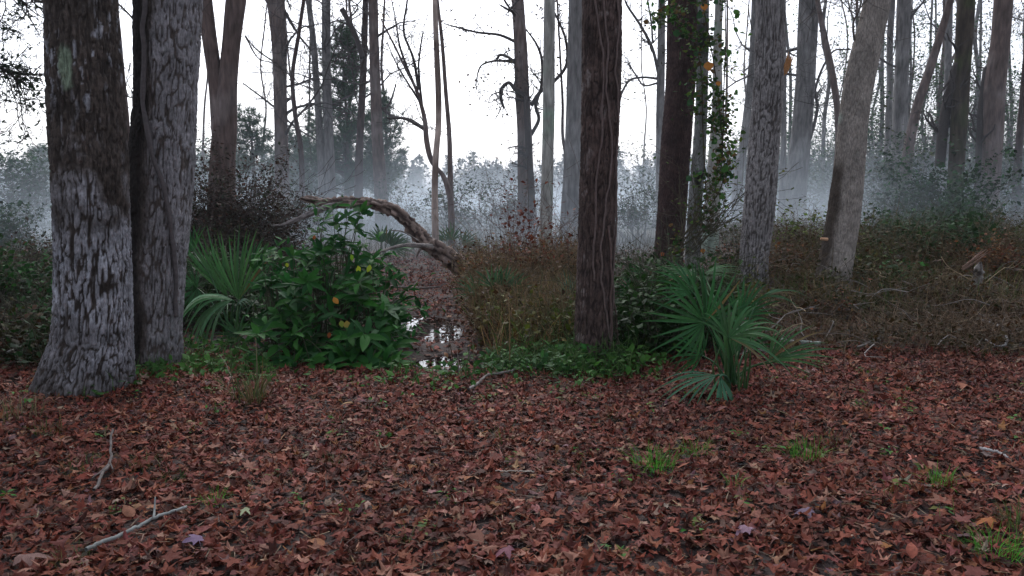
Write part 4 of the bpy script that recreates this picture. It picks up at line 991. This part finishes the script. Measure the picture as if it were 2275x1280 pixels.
for px, py, s in [(1572, 137, .15), (1563, 8, .11), (1595, 180, .08), (1470, 560, .07), (1560, 552, .08)]:
    o = leaf_object(om[rng.integers(2)], cl, P(px, py, 13.0) - org, frame_from(np.array([.2, -.3, -1.]), np.array([.1, -1., .1])), s); o['label'] = 'orange autumn leaf'
# brushy leaning tangle right of it
mb = MB(); tips = []; org = P(1530, 560, 12.8)
for k in range(26):
    a = P(1525 + rng.normal(0, 14), 540 + rng.normal(0, 12), 12.8); d = sdir(rng.uniform(30, 85), rng.normal(0, .3)); grow(mb, a, d, rng.uniform(.8, 1.7), .009, 1, rng, (.07, .06, .035), .03, .16, 4, .004, tips, 4)
mb.v = [a - org for a in mb.v]
tg = empty('vine_tangle', org, 'slanting brushy tangle of thin olive vines beside the mottled trunk', 'vine tangle'); mb.build('stems', M_TWIG, tg, kind='stuff')
tips = np.array(tips); n = 320; ml = MB(); scatter(ml, SMALL, tips[rng.integers(0, len(tips), n)] + rng.normal(0, .06, (n, 3)) - org, rand_rot(n, .8, rng), rng.uniform(.04, .09, n), palette(rng, n, [(.05, .09, .02), (.09, .12, .02), (.05, .04, .02)]), rng); ml.build('leaves', M_GREEN, tg, kind='stuff')
# splintered stubs and the broken stump
mb = MB()
for k in range(7):
    a = P(1742 + rng.uniform(-4, 4), 160 + rng.uniform(-4, 8), tU[2] - .1); e = P(1757 + rng.uniform(-6, 6), 118 + rng.uniform(-8, 14), tU[2] - .15)
    tube(mb, np.array([a, (a + e) / 2 + rng.normal(0, .008, 3), e]), [.022, .016, .003], 4, np.array([.42, .20, .08]) * rng.uniform(.7, 1.2))
mb.v = [a - tU[3] for a in mb.v]; mb.build('splintered_stub', M_WOOD, tU[0], kind='stuff')
mb = MB(); a = P(1838, 532, tX[2] - .28); tube(mb, np.array([a, a + [-.10, -.03, .01]]), [.024, .020], 8, (.50, .28, .16)); mb.v = [q - tX[3] for q in mb.v]; mb.build('cut_stub', M_WOOD, tX[0])
bst = P(2172, 645, 10.5); bst[2] = Hs(bst[0], 10.5); st = empty('broken_stump', bst, 'slim rotten stump snapped off with a pale splinter pointing up right, in the undergrowth', 'stump')
m = MB(); hts = P(2168, 590, 10.5)[2] - bst[2]; limbmesh(m, [[0, 0, -.05, .075], [-.02, 0, hts * .5, .05], [-.01, 0, hts * .85, .045], [.01, 0, hts * 1.1, .012]], 12, (.04, .03, .025), (.22, .20, .18), 4, .5); m.build('trunk', M_WOOD, st)
m = MB()
for k in range(6):
    a = P(2140 + rng.uniform(-4, 8), 596 + rng.uniform(-6, 6), 10.45) - bst; e = P(2188 + rng.uniform(-8, 8), 556 + rng.uniform(-6, 8), 10.4) - bst; tube(m, np.array([a, (a + e) / 2 + rng.normal(0, .015, 3), e]), [.008, .012, .002], 4, np.array([.24, .15, .11]) * rng.uniform(.6, 1.2))
m.build('splinter', M_WOOD, st, kind='stuff')

# ------------------------------------------------------------------ undergrowth
def region(n, f):
    out = []
    while len(out) < n:
        m = 4 * n; y = rng.uniform(5.2, 26, m) ** 1; x = rng.uniform(-.72, .72, m) * y
        px = CX + x * FPX / (y * cp) * .985; k = f(px, y, x) > rng.random(m); out += list(zip(x[k], y[k]))
    o = np.array(out[:n]); return np.column_stack([o, H(o[:, 0], o[:, 1])])
def dens(*boxes):
    def f(px, y, x):
        r = 0 * px
        for x0, x1, y0, y1, w in boxes: r = np.maximum(r, w * sm(x0 - 30, x0 + 30, px) * (1 - sm(x1 - 30, x1 + 30, px)) * sm(y0 - .3, y0 + .3, y) * (1 - sm(y1 - .8, y1 + .8, y)))
        d, m = ditch_d(x, y); return r * (1 - .97 * m * (d < .85))
    return f
def undergrowth(name, label, n, reg_, hgt, leaf_cols, stem_col, nleaf, lsize, seed, straw=0, lean=.35, cat='undergrowth', hfun=None, temps=SMALL, mat=None):
    global rng
    rng = np.random.default_rng(seed); B = region(n, reg_); ms_, ml_ = MB(), MB()
    for k in range(n):
        h = hgt * (.35 + 1.3 * vnoise(np.array([[B[k, 0] * 1.1, B[k, 1] * 1.1, seed]]))[0]) * rng.uniform(.45, 1.15) * (hfun(B[k, 0], B[k, 1]) if hfun else 1); d = np.array([rng.normal(0, lean), rng.normal(0, lean), 1.])
        p1 = B[k] + d * h * .5; p2 = p1 + (d + rng.normal(0, .45, 3)) * h * .5; pa = np.array([B[k] - [0, 0, .02], p1, p2 + [0, 0, -.1 * h]])
        tube(ms_, smooth_path(pa, 5), [.0045, .004, .0035, .003, .002], 3, np.array(stem_col) * rng.uniform(.5, 1.5), False)
        for q in range(2):
            s = rng.uniform(.3, 1); c = B[k] + (p2 - B[k]) * s; tube(ms_, np.array([c, c + rng.normal(0, .14, 3) * h * 1.6 + [0, 0, .06]]), [.003, .0015], 3, np.array(stem_col) * rng.uniform(.5, 1.5), False)
    m = n * nleaf; j_ = rng.integers(0, n, m); s = rng.uniform(.15, 1.05, m)[:, None]
    hh = hgt * (np.array([hfun(a, b_) for a, b_ in B[:, :2]])[j_] if hfun else np.ones(m))
    pp = B[j_] + np.column_stack([rng.normal(0, .12, (m, 2)), s[:, 0] * hh * rng.uniform(.4, 1, m)])
    vn = vnoise(np.column_stack([B[j_, :2] * 1.1, np.full(m, seed)])); pp[:, 2] = B[j_, 2] + (pp[:, 2] - B[j_, 2]) * (.35 + 1.3 * vn)
    pc = palette(rng, m, leaf_cols, jit=.35); ti = (vnoise(np.column_stack([B[j_, :2] * .9, np.full(m, seed + 9)])) * len(leaf_cols)).astype(int) % len(leaf_cols)
    pc = pc * .5 + .5 * np.array(leaf_cols)[ti] * rng.uniform(.6, 1.4, (m, 1)); pc = pc * .52
    scatter(ml_, temps, pp, rand_rot(m, .7, rng), lsize * rng.uniform(.5, 1.7, m), pc, rng)
    if straw:
        pp = region(straw, reg_); scatter(ml_, BLADES, pp, rand_rot(straw, .55, rng), rng.uniform(.15, .5, straw) * (hgt * 1.6), palette(rng, straw, [stem_col, np.array(stem_col) * 1.7, (.05, .09, .02)], jit=.3), rng)
    r = empty(name, (0, 0, 0), label, cat)
    if ms_.n: ms_.build('stems', M_TWIG, r, kind='stuff')
    ml_.build('leaves', mat or M_GREEN, r, kind='stuff'); r['kind'] = 'stuff'
    return r
GRN = [(.024, .080, .016), (.040, .110, .020), (.018, .055, .014)]
BRN = [(.095, .042, .016), (.06, .028, .013), (.13, .065, .024), (.065, .058, .018)]
undergrowth('undergrowth', 'brown and rusty dead stems and shrivelled leaves between ditch and vine-covered trunk', 2300, dens((1060, 1290, 7.6, 10, 1), (1030, 1300, 10, 15, .5), (1020, 1290, 7.0, 8, .35)), .62, BRN + [(.12, .035, .02)], (.15, .10, .05), 6, .045, 1, 6500, hfun=lambda x, y: .5 + .5 * min(max((y - 7) / 3, 0), 1))
undergrowth('undergrowth', 'tangled dark green and brown growth left of the whitish oak', 1300, dens((-120, 130, 6.4, 15, 1)), .5, GRN + BRN[:2], (.05, .045, .03), 14, .055, 2, 800)
undergrowth('undergrowth', 'dim brown-green brush across the right side below the far trunks', 3600, dens((1720, 2420, 9.2, 17, 1), (1600, 2420, 16, 24, .5)), .55, [(.030, .075, .015), (.055, .085, .018), (.11, .09, .03)] + BRN, (.12, .085, .045), 10, .055, 3, 9000, hfun=lambda x, y: .35 + .65 * min(max((y - 9) / 4, 0), 1))
undergrowth('undergrowth', 'low straw-coloured grass and dead stems before the leaning tan trunk', 900, dens((1650, 2420, 7.0, 10, 1)), .22, BRN + [(.12, .08, .05)], (.16, .11, .07), 8, .045, 4, 5000, lean=.8)
undergrowth('undergrowth', 'green leafy vines and weeds beside both palmettos', 760, dens((1375, 1600, 6.9, 8.6, 1), (385, 600, 8.3, 10.5, .7)), .55, GRN + [(.06, .13, .03)], (.05, .05, .03), 16, .07, 5, 200)
undergrowth('undergrowth', 'low bright weeds along the edge of the leaf litter', 620, dens((1010, 1440, 6.25, 7.2, 1), (270, 600, 6.1, 7.0, .6), (130, 300, 5.6, 6.3, .35), (860, 1000, 6.0, 6.6, .3)), .13, [(.08, .25, .05), (.11, .28, .05), (.05, .15, .04)], (.06, .11, .03), 7, .055, 6, 120)
undergrowth('undergrowth', 'yellow-green sprigs at the foot of the dark trunks and brown brush', 330, dens((1180, 1300, 7.2, 8.3, 1), (1050, 1290, 7, 8, .3), (1560, 1700, 8, 12, .4), (1780, 1900, 11, 14, .3)), .42, [(.14, .17, .02), (.09, .14, .02), (.18, .14, .03)], (.07, .07, .03), 9, .05, 7, 60)
undergrowth('undergrowth', 'brown brush behind the evergreen shrub and under the dead limb', 1100, dens((400, 860, 8.8, 16, 1), (1290, 1480, 9, 16, .9)), .5, BRN + GRN[:2], (.08, .06, .045), 9, .05, 8, 700, hfun=lambda x, y: .7)
undergrowth('undergrowth', 'scarlet-leaved thin saplings in the brown brush at the mist edge', 60, dens((1120, 1240, 11, 14, 1)), 1.25, [(.22, .035, .02), (.28, .07, .03), (.15, .03, .02)], (.09, .05, .04), 12, .06, 9, 0)
undergrowth('undergrowth', 'low green ferny growth under the mossy black trunk', 900, dens((1960, 2200, 13, 20, 1)), .6, [(.04, .10, .03), (.05, .12, .035)], (.05, .06, .03), 12, .08, 10, 200)

# dead twigs and straw lying on the brush
rng = np.random.default_rng(88); m_ = MB()
B = region(330, dens((1620, 2420, 6.9, 13, 1), (-100, 130, 6.6, 11, .35), (1020, 1300, 7.5, 12, .35), (860, 1010, 9, 15, .25)))
for p in B:
    L = rng.uniform(.18, .8); a = rng.uniform(0, 2 * PI); d = np.array([math.cos(a), math.sin(a), rng.normal(.05, .18)]); z_ = rng.uniform(.05, .32) * min(1, max(.3, (p[1] - 6.5) / 4))
    q = p + [0, 0, z_]; pa = smooth_path(np.array([q, q + d * L * .35 + rng.normal(0, .05, 3) * L, q + d * L * .7 + rng.normal(0, .09, 3) * L, q + d * L + rng.normal(0, .10, 3) * L]), 8)
    pa[:, 2] = np.maximum(pa[:, 2], p[2] + .03); c = np.array([(.26, .23, .21), (.18, .14, .11), (.30, .22, .13)][rng.integers(3)]) * rng.uniform(.5, 1.2)
    r_ = rng.uniform(.003, .008); tube(m_, pa, np.linspace(r_, r_ * .4, 8), 4, c, False)
    if rng.random() < .5: tube(m_, smooth_path(np.array([pa[4], pa[4] + d * L * .2 + rng.normal(0, .09, 3)]), 4), [r_ * .6, r_ * .5, r_ * .4, r_ * .3], 3, c, False)
o = m_.build('dead_twigs', M_TWIG, kind='stuff'); tag(o, 'pale dead twigs and straw strewn over the low brush', 'twigs')
# ------------------------------------------------------------------ leaf litter
rng = np.random.default_rng(77)
LC = [(.150, .041, .025), (.100, .026, .017), (.195, .060, .037), (.27, .130, .090), (.050, .017, .012), (.150, .052, .042), (.21, .085, .035), (.15, .080, .078), (.27, .18, .13)]
LW = [.27, .23, .19, .08, .12, .07, .015, .012, .018]
def litter_pts(n, y0, y1, p=1.0, edge=.74):
    y = np.sqrt(rng.uniform(y0 ** 2, y1 ** 2, n)); x = rng.uniform(-edge, edge, n) * y; return x, y
ml = MB()
for n, y0, y1, s0, s1 in [(40000, 2.3, 7.2, .064, .110), (9000, 6.6, 11, .08, .12), (9000, 9, 19, .09, .14), (34000, 8.5, 18, .07, .12)]:
    x, y = litter_pts(n, y0, y1)
    if y0 > 6: 
        thin = rng.random(n) < np.where((np.abs(CX + x * FPX / y - 960) < 140), 1, .55); x, y = x[thin], y[thin]; n = len(x)
    if s0 == .07: keep_ = np.abs(CX + x * FPX / y - 930) < 170; x, y = x[keep_], y[keep_]; n = len(x)
    z = H(x, y); dd, mm = ditch_d(x, y); wet = z < WL + .004
    keepw = ~wet | (rng.random(n) < .16); x, y, z, wet = x[keepw], y[keepw], z[keepw], wet[keepw]; n = len(x)
    z = np.where(wet, WL + .004, z) + rng.random(n) ** 1.5 * np.where(wet, .004, .035) + .004
    tl = np.where(wet, .05, .27); a = rng.uniform(0, 2 * PI, n); t = rng.normal(0, 1, n) * tl
    R_ = rotz(a) @ rotx(t) @ rotz(rng.uniform(0, 2 * PI, n))
    c = palette(rng, n, LC, LW, .22); pz = fbm(np.column_stack([x * .8, y * .8, 0 * x]), 2, 3)[:, None]; c = c * (.75 + .5 * pz); c = np.where(wet[:, None], c * .55, c)
    scatter(ml, STARS if y0 < 6 else STARS[:5], np.column_stack([x, y, z]), R_, rng.uniform(s0, s1, n) * rng.choice([1, .75, .55], n, p=[.6, .25, .15]), c, rng)
x, y = litter_pts(5200, 2.3, 8); n = len(x)
scatter(ml, OVALS, np.column_stack([x, y, np.maximum(H(x, y), WL) + rng.random(n) * .03]), rand_rot(n, .4, rng), rng.uniform(.04, .09, n), palette(rng, n, LC, LW, .3), rng)
o = ml.build('leaf_litter', M_DRY, kind='stuff'); tag(o, 'deep layer of fallen red-brown star-shaped leaves covering the near ground', 'fallen leaves')
# crumbled bits, needles and twigs among the leaves
ml = MB(); x, y = litter_pts(6000, 2.3, 7.5); n = len(x)
scatter(ml, NEEDLE, np.column_stack([x, y, H(x, y) + .02 + rng.random(n) * .02]), frame_from(np.column_stack([rng.normal(0, 1, (n, 2)), rng.normal(0, .12, n)]), np.tile([0, 0, 1.], (n, 1)) + rng.normal(0, .2, (n, 3))), rng.uniform(.04, .13, n), palette(rng, n, [(.20, .14, .09), (.07, .05, .035), (.12, .08, .05)]), rng)
o = ml.build('twig_litter', M_DRY, kind='stuff'); tag(o, 'small twigs and straw bits strewn through the fallen leaves', 'twigs')
ml = MB(); k = 95; x, y = litter_pts(k, 3.0, 6.6); x, y = np.repeat(x, 9) + rng.normal(0, .035, k * 9), np.repeat(y, 9) + rng.normal(0, .035, k * 9); n = len(x)
scatter(ml, SMALL, np.column_stack([x, y, H(x, y) + .03 + rng.random(n) * .03]), rand_rot(n, .5, rng), rng.uniform(.02, .045, n), palette(rng, n, [(.05, .15, .03), (.08, .17, .04), (.10, .12, .03)]), rng)
x, y = x[::2] + .02, y[::2]; n = len(x); scatter(ml, BLADES, np.column_stack([x, y, H(x, y) + .01]), rand_rot(n, .6, rng), rng.uniform(.04, .09, n), palette(rng, n, [(.08, .18, .03), (.12, .13, .05)]), rng)
o = ml.build('sprigs', M_GREEN, kind='stuff'); tag(o, 'tiny green sprigs poking up here and there through the fallen leaves', 'weeds')
# the largest-looking leaves, one by one, on top of the litter
lm = leaf_variants(STARS[:7], [np.array(c) * 1.1 for c in LC[:6] + LC[:3]] + [(.20, .09, .06)], M_DRY, rng, 'fallen_leaf')
k = 0
while k < 297:
    yv = 2.75 + 2.1 * rng.random() ** 1.5; xv = rng.uniform(-.64, .64) * yv; z = Hs(xv, yv) + .036 + rng.random() * .012
    leaf_object(lm[rng.integers(len(lm))], ground, (xv, yv, z), rand_rot(1, .25, rng)[0], rng.uniform(.085, .125), 'fallen_leaf'); k += 1
for px, py, c, s in [(1660, 1188, (.26, .16, .20), .15), (1225, 1165, (.30, .11, .07), .14), (2195, 1165, (.36, .13, .05), .14), (440, 1210, (.18, .12, .19), .15), (1125, 1225, (.19, .08, .10), .14), (545, 1142, (.26, .29, .17), .1), (60, 1245, (.22, .13, .11), .2), (2140, 858, (.30, .12, .07), .2), (480, 895, (.24, .10, .06), .16), (1790, 1145, (.17, .12, .16), .16)]:
    m = MB(); t = STARS[1]; m.add(t[0], t[1], c); g_ = Gd(px, py, .05)
    o = leaf_object(m.mesh('fallen_leaf', M_DRY), ground, (g_[0], g_[1], Hs(g_[0], g_[1]) + .055), rand_rot(1, .12, rng)[0], s, 'fallen_leaf'); o['label'] = 'pale purplish fallen leaf' if c[2] > c[1] else 'bright fallen leaf'

# ------------------------------------------------------------------ grass tufts, reeds, sticks
def tuft(label, px, py, w, n, h, cols, seed, lean=.45, name='grass_tuft', cat='grass tuft'):
    r_ = np.random.default_rng(seed); g_ = Gd(px, py); g_[2] = Hs(g_[0], g_[1]); ww = w * g_[1] / FPX / 2
    m = MB(); a = r_.uniform(0, 2 * PI, n); r = np.sqrt(r_.random(n)) * ww
    pos = np.column_stack([r * np.cos(a), r * np.sin(a), 0 * r + .015]); yaw = a - PI / 2 + r_.normal(0, .6, n)
    t = -np.abs(r_.normal(0, lean, n)); R_ = rotz(yaw) @ rotx(t)
    scatter(m, BLADES, pos, R_, h * r_.uniform(.5, 1.25, n), palette(r_, n, cols, jit=.25), r_); o = m.build('grass_tuft' if name == 'grass_tuft' else name, M_GREEN, origin=None); o.location = g_
    tag(o, label, cat, 'grass tufts in the leaf litter' if cat == 'grass tuft' else None); return o
BG = [(.08, .27, .03), (.11, .33, .04), (.06, .18, .03)]; OG = [(.08, .13, .03), (.13, .13, .05), (.06, .10, .03)]; DGc = [(.22, .17, .09), (.14, .12, .06), (.07, .11, .04)]
for a in [('brightest and largest green grass tuft, left of a smaller partner', 1452, 1062, 90, 150, .13, BG, 1), ('bright grass tuft just right of the largest one', 1545, 1030, 70, 80, .10, BG, 2), ('round bright green tuft on the right with no close neighbour', 1790, 1030, 75, 130, .12, BG, 3),
          ('small faint olive tuft above the round bright green one', 1848, 995, 70, 60, .09, OG, 4), ('tuft of grass low on the right between brown leaves', 2090, 1098, 60, 80, .11, BG, 5), ('wide low grass patch near the bottom right corner', 2205, 1240, 110, 120, .12, BG, 6),
          ('grass tuft cut by the right edge of the picture', 2262, 1195, 80, 70, .14, OG, 7), ('green tuft just above the tip of the long pale stick', 478, 1135, 60, 60, .08, BG, 8), ('flat olive tuft left of the forked twig', 195, 1052, 110, 110, .08, OG, 9), ('olive tuft right of the forked twig', 330, 1050, 90, 60, .08, OG, 10),
          ('olive tuft midway between forked twig and long stick', 385, 1080, 60, 40, .08, OG, 11), ('tall dry straw-coloured tuft in front of the evergreen shrub', 558, 905, 80, 110, .26, [(.15, .11, .05), (.09, .09, .035), (.05, .08, .03)], 12), ('mossy green tuft at the lower end of the long pale stick', 155, 1265, 90, 70, .07, OG, 13),
          ('thin tuft with pale stems near the picture middle', 1115, 985, 70, 40, .12, OG + DGc, 14), ('small olive tuft below the palmetto', 1360, 945, 50, 30, .08, OG, 15), ('slight green tuft far left below the oak', 110, 985, 60, 50, .12, BG[2:] + OG, 16), ('tiny green tuft between two brown leaf drifts on the right', 1630, 1105, 34, 24, .09, BG, 17),
          ('faint tuft of short blades right of centre', 1265, 1060, 80, 40, .07, OG, 18), ('sparse tuft of dull blades at the lower right', 1960, 1140, 80, 50, .09, OG, 19), ('scant grass beside the weeds under the evergreen shrub', 740, 1050, 50, 30, .09, OG, 20), ('short dull tuft near the top right of the leaf litter', 1920, 930, 70, 40, .08, OG, 21), ('withered tawny tuft at the left edge of the leaf litter', 40, 945, 120, 120, .16, DGc, 22), ('olive blades at the bottom centre edge', 912, 1222, 40, 20, .08, OG, 23)]: tuft(*a)
rng = np.random.default_rng(50)
for px, py, h, lab, c in [(1132, 820, 160, 'tallest thin straw-coloured stem standing before the brown brush', (.20, .13, .06)), (1052, 812, 60, 'short pale stem at the right edge of the ditch', (.16, .12, .08)), (1018, 838, 60, 'thin grey dead stem standing in the ditch bed', (.16, .13, .11)), (570, 880, 130, 'lone pale stalk rising beside the dry tuft', (.14, .13, .07))]:
    b_ = Gd(px, py); b_[2] = Hs(b_[0], b_[1]); t_ = P(px - 2, py - h, b_[1]) - b_; m = MB(); tube(m, np.array([[0, 0, -.02], t_ * .5 + [.006, 0, 0], t_]), [.006, .005, .002], 5, c); o = m.build('dry_stem', M_TWIG); o.location = b_; tag(o, lab, 'stem')
def stick(label, pix, r0, r1, col, seed, sub=(), lift=.055, dead=.3, name='fallen_stick'):
    r_ = np.random.default_rng(seed); m = MB()
    def pts(px_): 
        out = []
        for q in px_:
            g_ = Gd(q[0], q[1], .04); out.append([g_[0], g_[1], Hs(g_[0], g_[1]) + lift + (q[2] if len(q) > 2 else 0)])
        return np.array(out)
    p0 = pts(pix); o_ = p0[0].copy(); pa = smooth_path(p0, 9 * len(pix)) - o_; pa[:, 2] += r_.normal(0, .002, len(pa)); pa[:, :2] += (np.column_stack([vnoise(pa * 14, seed), vnoise(pa * 14, seed + 1)]) - .5) * .02
    nn = vnoise(pa * 30, seed)[:, None]; c = np.array(col) * (.5 + 1.0 * nn)
    tube(m, pa, np.linspace(r0, r1, len(pa)), 7, c); main = MB(); main.v = m.v; main.f = m.f; main.c = m.c; main.n = m.n
    if sub:
        root = empty(name, o_, label, 'stick'); main.build('stem', M_TWIG, root)
        for s_ in sub: m2 = MB(); pp = pts(s_); tube(m2, smooth_path(pp, 8) - o_, np.linspace(r1 * 1.1, r1 * .5, 8), 5, col); m2.build('twig', M_TWIG, root)
    else: o = main.build(name, M_TWIG); o.location = o_; tag(o, label, 'stick')
LG_ = (.24, .25, .235)
stick('long pale lichen-spotted stick with one upright twig, lower left', [(195, 1240), (245, 1213), (300, 1182), (350, 1158), (415, 1139)], .009, .006, LG_, 1, [[(342, 1160), (345, 1148, .03), (347, 1145, .07)]])
stick('forked grey twig lying below the foot of the whitish oak', [(208, 1100), (230, 1065), (244, 1042), (248, 1015, .03), (250, 990, .06)], .008, .006, (.13, .11, .10), 2, [[(244, 1045), (225, 1062), (205, 1075)], [(244, 1040), (252, 1058)]])
stick('curved grey branch at the edge of the weeds right of the ditch', [(1040, 868), (1065, 852), (1085, 834), (1125, 826), (1160, 815), (1190, 820)], .011, .007, (.19, .17, .155), 3)
stick('single straight pale straw lying level near the picture centre', [(1098, 1068), (1140, 1067), (1186, 1067)], .0025, .002, (.45, .40, .33), 4)
stick('mossy pale log end showing right of the palmetto', [(1690, 757), (1740, 762), (1790, 766), (1822, 771)], .028, .022, (.22, .25, .22), 5)
stick('bleached crooked branch on the dim ground at the right edge', [(2180, 716), (2205, 722), (2228, 738), (2235, 775), (2215, 778), (2190, 765)], .016, .008, (.24, .23, .22), 6, [[(2205, 722), (2222, 712)], [(2230, 748), (2275, 752)], [(2230, 748), (2262, 738)]], lift=.08)
stick('dark wet branch lying level across the ditch head', [(850, 634), (900, 631), (940, 629), (978, 630)], .022, .014, (.20, .16, .14), 7, lift=.05)
stick('thin branch slanting in the shade below the palmetto log', [(1905, 780), (1950, 762), (2000, 745)], .010, .006, (.20, .18, .16), 8, lift=.05)
stick('short pale grey stick between leaves at the right', [(2175, 1013), (2215, 1020), (2235, 1030)], .008, .006, (.30, .28, .27), 9)
stick('greyish twig bent into the second, nearer puddle', [(905, 790), (950, 800), (985, 815), (990, 835)], .010, .006, (.16, .14, .13), 10, lift=.04)
stick('low grey branch left of the oak in dark weeds', [(20, 815), (60, 790), (110, 762)], .010, .006, (.2, .19, .17), 11, lift=.15)
stick('thin twig leaning against the foot of the whitish oak', [(165, 790, .28), (200, 800, .2), (250, 835, .08), (285, 850, .02)], .007, .005, (.18, .16, .15), 12)
stick('straw-like dead stem slanting beside the dry tuft', [(500, 880), (515, 862, .06), (490, 835, .14)], .003, .002, (.14, .11, .08), 13)

# ------------------------------------------------------------------ mist and air
def mist(name, x0, x1, y0, y1, z0, z1, dens_, colr, seed, wav=.5, rise=7.):
    n = 56; xs = np.linspace(x0, x1, n); ys = np.linspace(0, 1, n) ** 1.6 * (y1 - y0) + y0; X_, Y_ = np.meshgrid(xs, ys)
    top = z1 + wav * (fbm(np.stack([X_ * .10, Y_ * .10, 0 * X_], -1), 2, seed) - .5) * 2 * np.clip((Y_ - y0) / 20, .25, 1)
    top = z0 + .9 + (top - z0 - .9) * sm(0, rise, Y_ - y0)
    v = np.concatenate([np.column_stack([X_.ravel(), Y_.ravel(), top.ravel()]), np.column_stack([X_.ravel(), Y_.ravel(), 0 * X_.ravel() + z0])])
    i = np.arange(n - 1)[:, None] * n; j = np.arange(n - 1)[None]; q = np.stack([i + j, i + j + 1, i + n + j + 1, i + n + j], -1).reshape(-1, 4)
    N2 = n * n; e = np.arange(n - 1); F = [q, q[:, ::-1] + N2]
    F.append(np.stack([e + N2, e + 1 + N2, e + 1, e], -1)); l = (n - 1) * n + e; F.append(np.stack([l, l + 1, l + 1 + N2, l + N2], -1))
    s = e * n; F.append(np.stack([s, s + n, s + n + N2, s + N2], -1)); r = e * n + n - 1; F.append(np.stack([r + N2, r + n + N2, r + n, r], -1))
    m = MB(); m.add(v, F); o = m.build(name, vol_mat(name, colr, dens_), kind='stuff', smooth=False); return o
hz = MB(); a, b_, c, d, e, f_ = -720, 720, -45, 920, -1.5, 24
hz.add([[a, c, e], [b_, c, e], [b_, d, e], [a, d, e], [a, c, f_], [b_, c, f_], [b_, d, f_], [a, d, f_]], np.array([[0, 3, 2, 1], [4, 5, 6, 7], [0, 1, 5, 4], [1, 2, 6, 5], [2, 3, 7, 6], [3, 0, 4, 7]]))
o = hz.build('haze', vol_mat('haze', (.88, .93, 1.0), .0006), kind='stuff', smooth=False); tag(o, 'thin morning haze in the air over wood and marsh', 'haze')
def mist_mat():
    """ground mist: thickest on the ground, thinning upwards and towards the wood, in drifting wisps"""
    m = vol_mat('ground_mist', (.80, .91, 1.0), .1, .3); m.cycles.homogeneous_volume = False
    N, L = m.node_tree.nodes, m.node_tree.links; v = [n for n in N if n.type == 'PRINCIPLED_VOLUME'][0]
    tc = N.new('ShaderNodeTexCoord'); sx = N.new('ShaderNodeSeparateXYZ'); L.new(tc.outputs['Object'], sx.inputs[0])
    def math_(op, a, b=None):
        n = N.new('ShaderNodeMath'); n.operation = op
        for k, q in enumerate((a, b)):
            if q is None: continue
            if isinstance(q, (int, float)): n.inputs[k].default_value = q
            else: L.new(q, n.inputs[k])
        return n.outputs[0]
    ex = math_('ADD', math_('MULTIPLY', math_('EXPONENT', math_('DIVIDE', sx.outputs[2], -.75)), .115), math_('MULTIPLY', math_('EXPONENT', math_('DIVIDE', sx.outputs[2], -1.5)), .016))
    mp = N.new('ShaderNodeMapping'); mp.inputs['Scale'].default_value = (.16, .16, .45); L.new(tc.outputs['Object'], mp.inputs[0])
    nz = N.new('ShaderNodeTexNoise'); nz.inputs['Scale'].default_value = 1; nz.inputs['Detail'].default_value = 2; L.new(mp.outputs[0], nz.inputs['Vector'])
    mr = N.new('ShaderNodeMapRange'); mr.inputs[1].default_value = .32; mr.inputs[2].default_value = .68; mr.inputs[3].default_value = .12; mr.inputs[4].default_value = 1.9; L.new(nz.outputs[0], mr.inputs[0])
    m1 = N.new('ShaderNodeMapRange'); m1.inputs[1].default_value = 12.5; m1.inputs[2].default_value = 22; m1.interpolation_type = 'SMOOTHSTEP'; L.new(sx.outputs[1], m1.inputs[0])
    m2 = N.new('ShaderNodeMapRange'); m2.inputs[1].default_value = 80; m2.inputs[2].default_value = 50; m2.interpolation_type = 'SMOOTHSTEP'; L.new(sx.outputs[1], m2.inputs[0])
    L.new(math_('MULTIPLY', math_('MULTIPLY', ex, mr.outputs[0]), math_('MULTIPLY', m1.outputs[0], m2.outputs[0])), v.inputs['Density'])
    return m
hz = MB(); a, b_, c, d, e, f_ = -75, 75, 12.5, 80, -.6, 9
hz.add([[a, c, e], [b_, c, e], [b_, d, e], [a, d, e], [a, c, f_], [b_, c, f_], [b_, d, f_], [a, d, f_]], np.array([[0, 3, 2, 1], [4, 5, 6, 7], [0, 1, 5, 4], [1, 2, 6, 5], [2, 3, 7, 6], [3, 0, 4, 7]]))
o = hz.build('mist', mist_mat(), kind='stuff', smooth=False); tag(o, 'drifting ground mist lying on the marsh behind the trunks', 'mist')
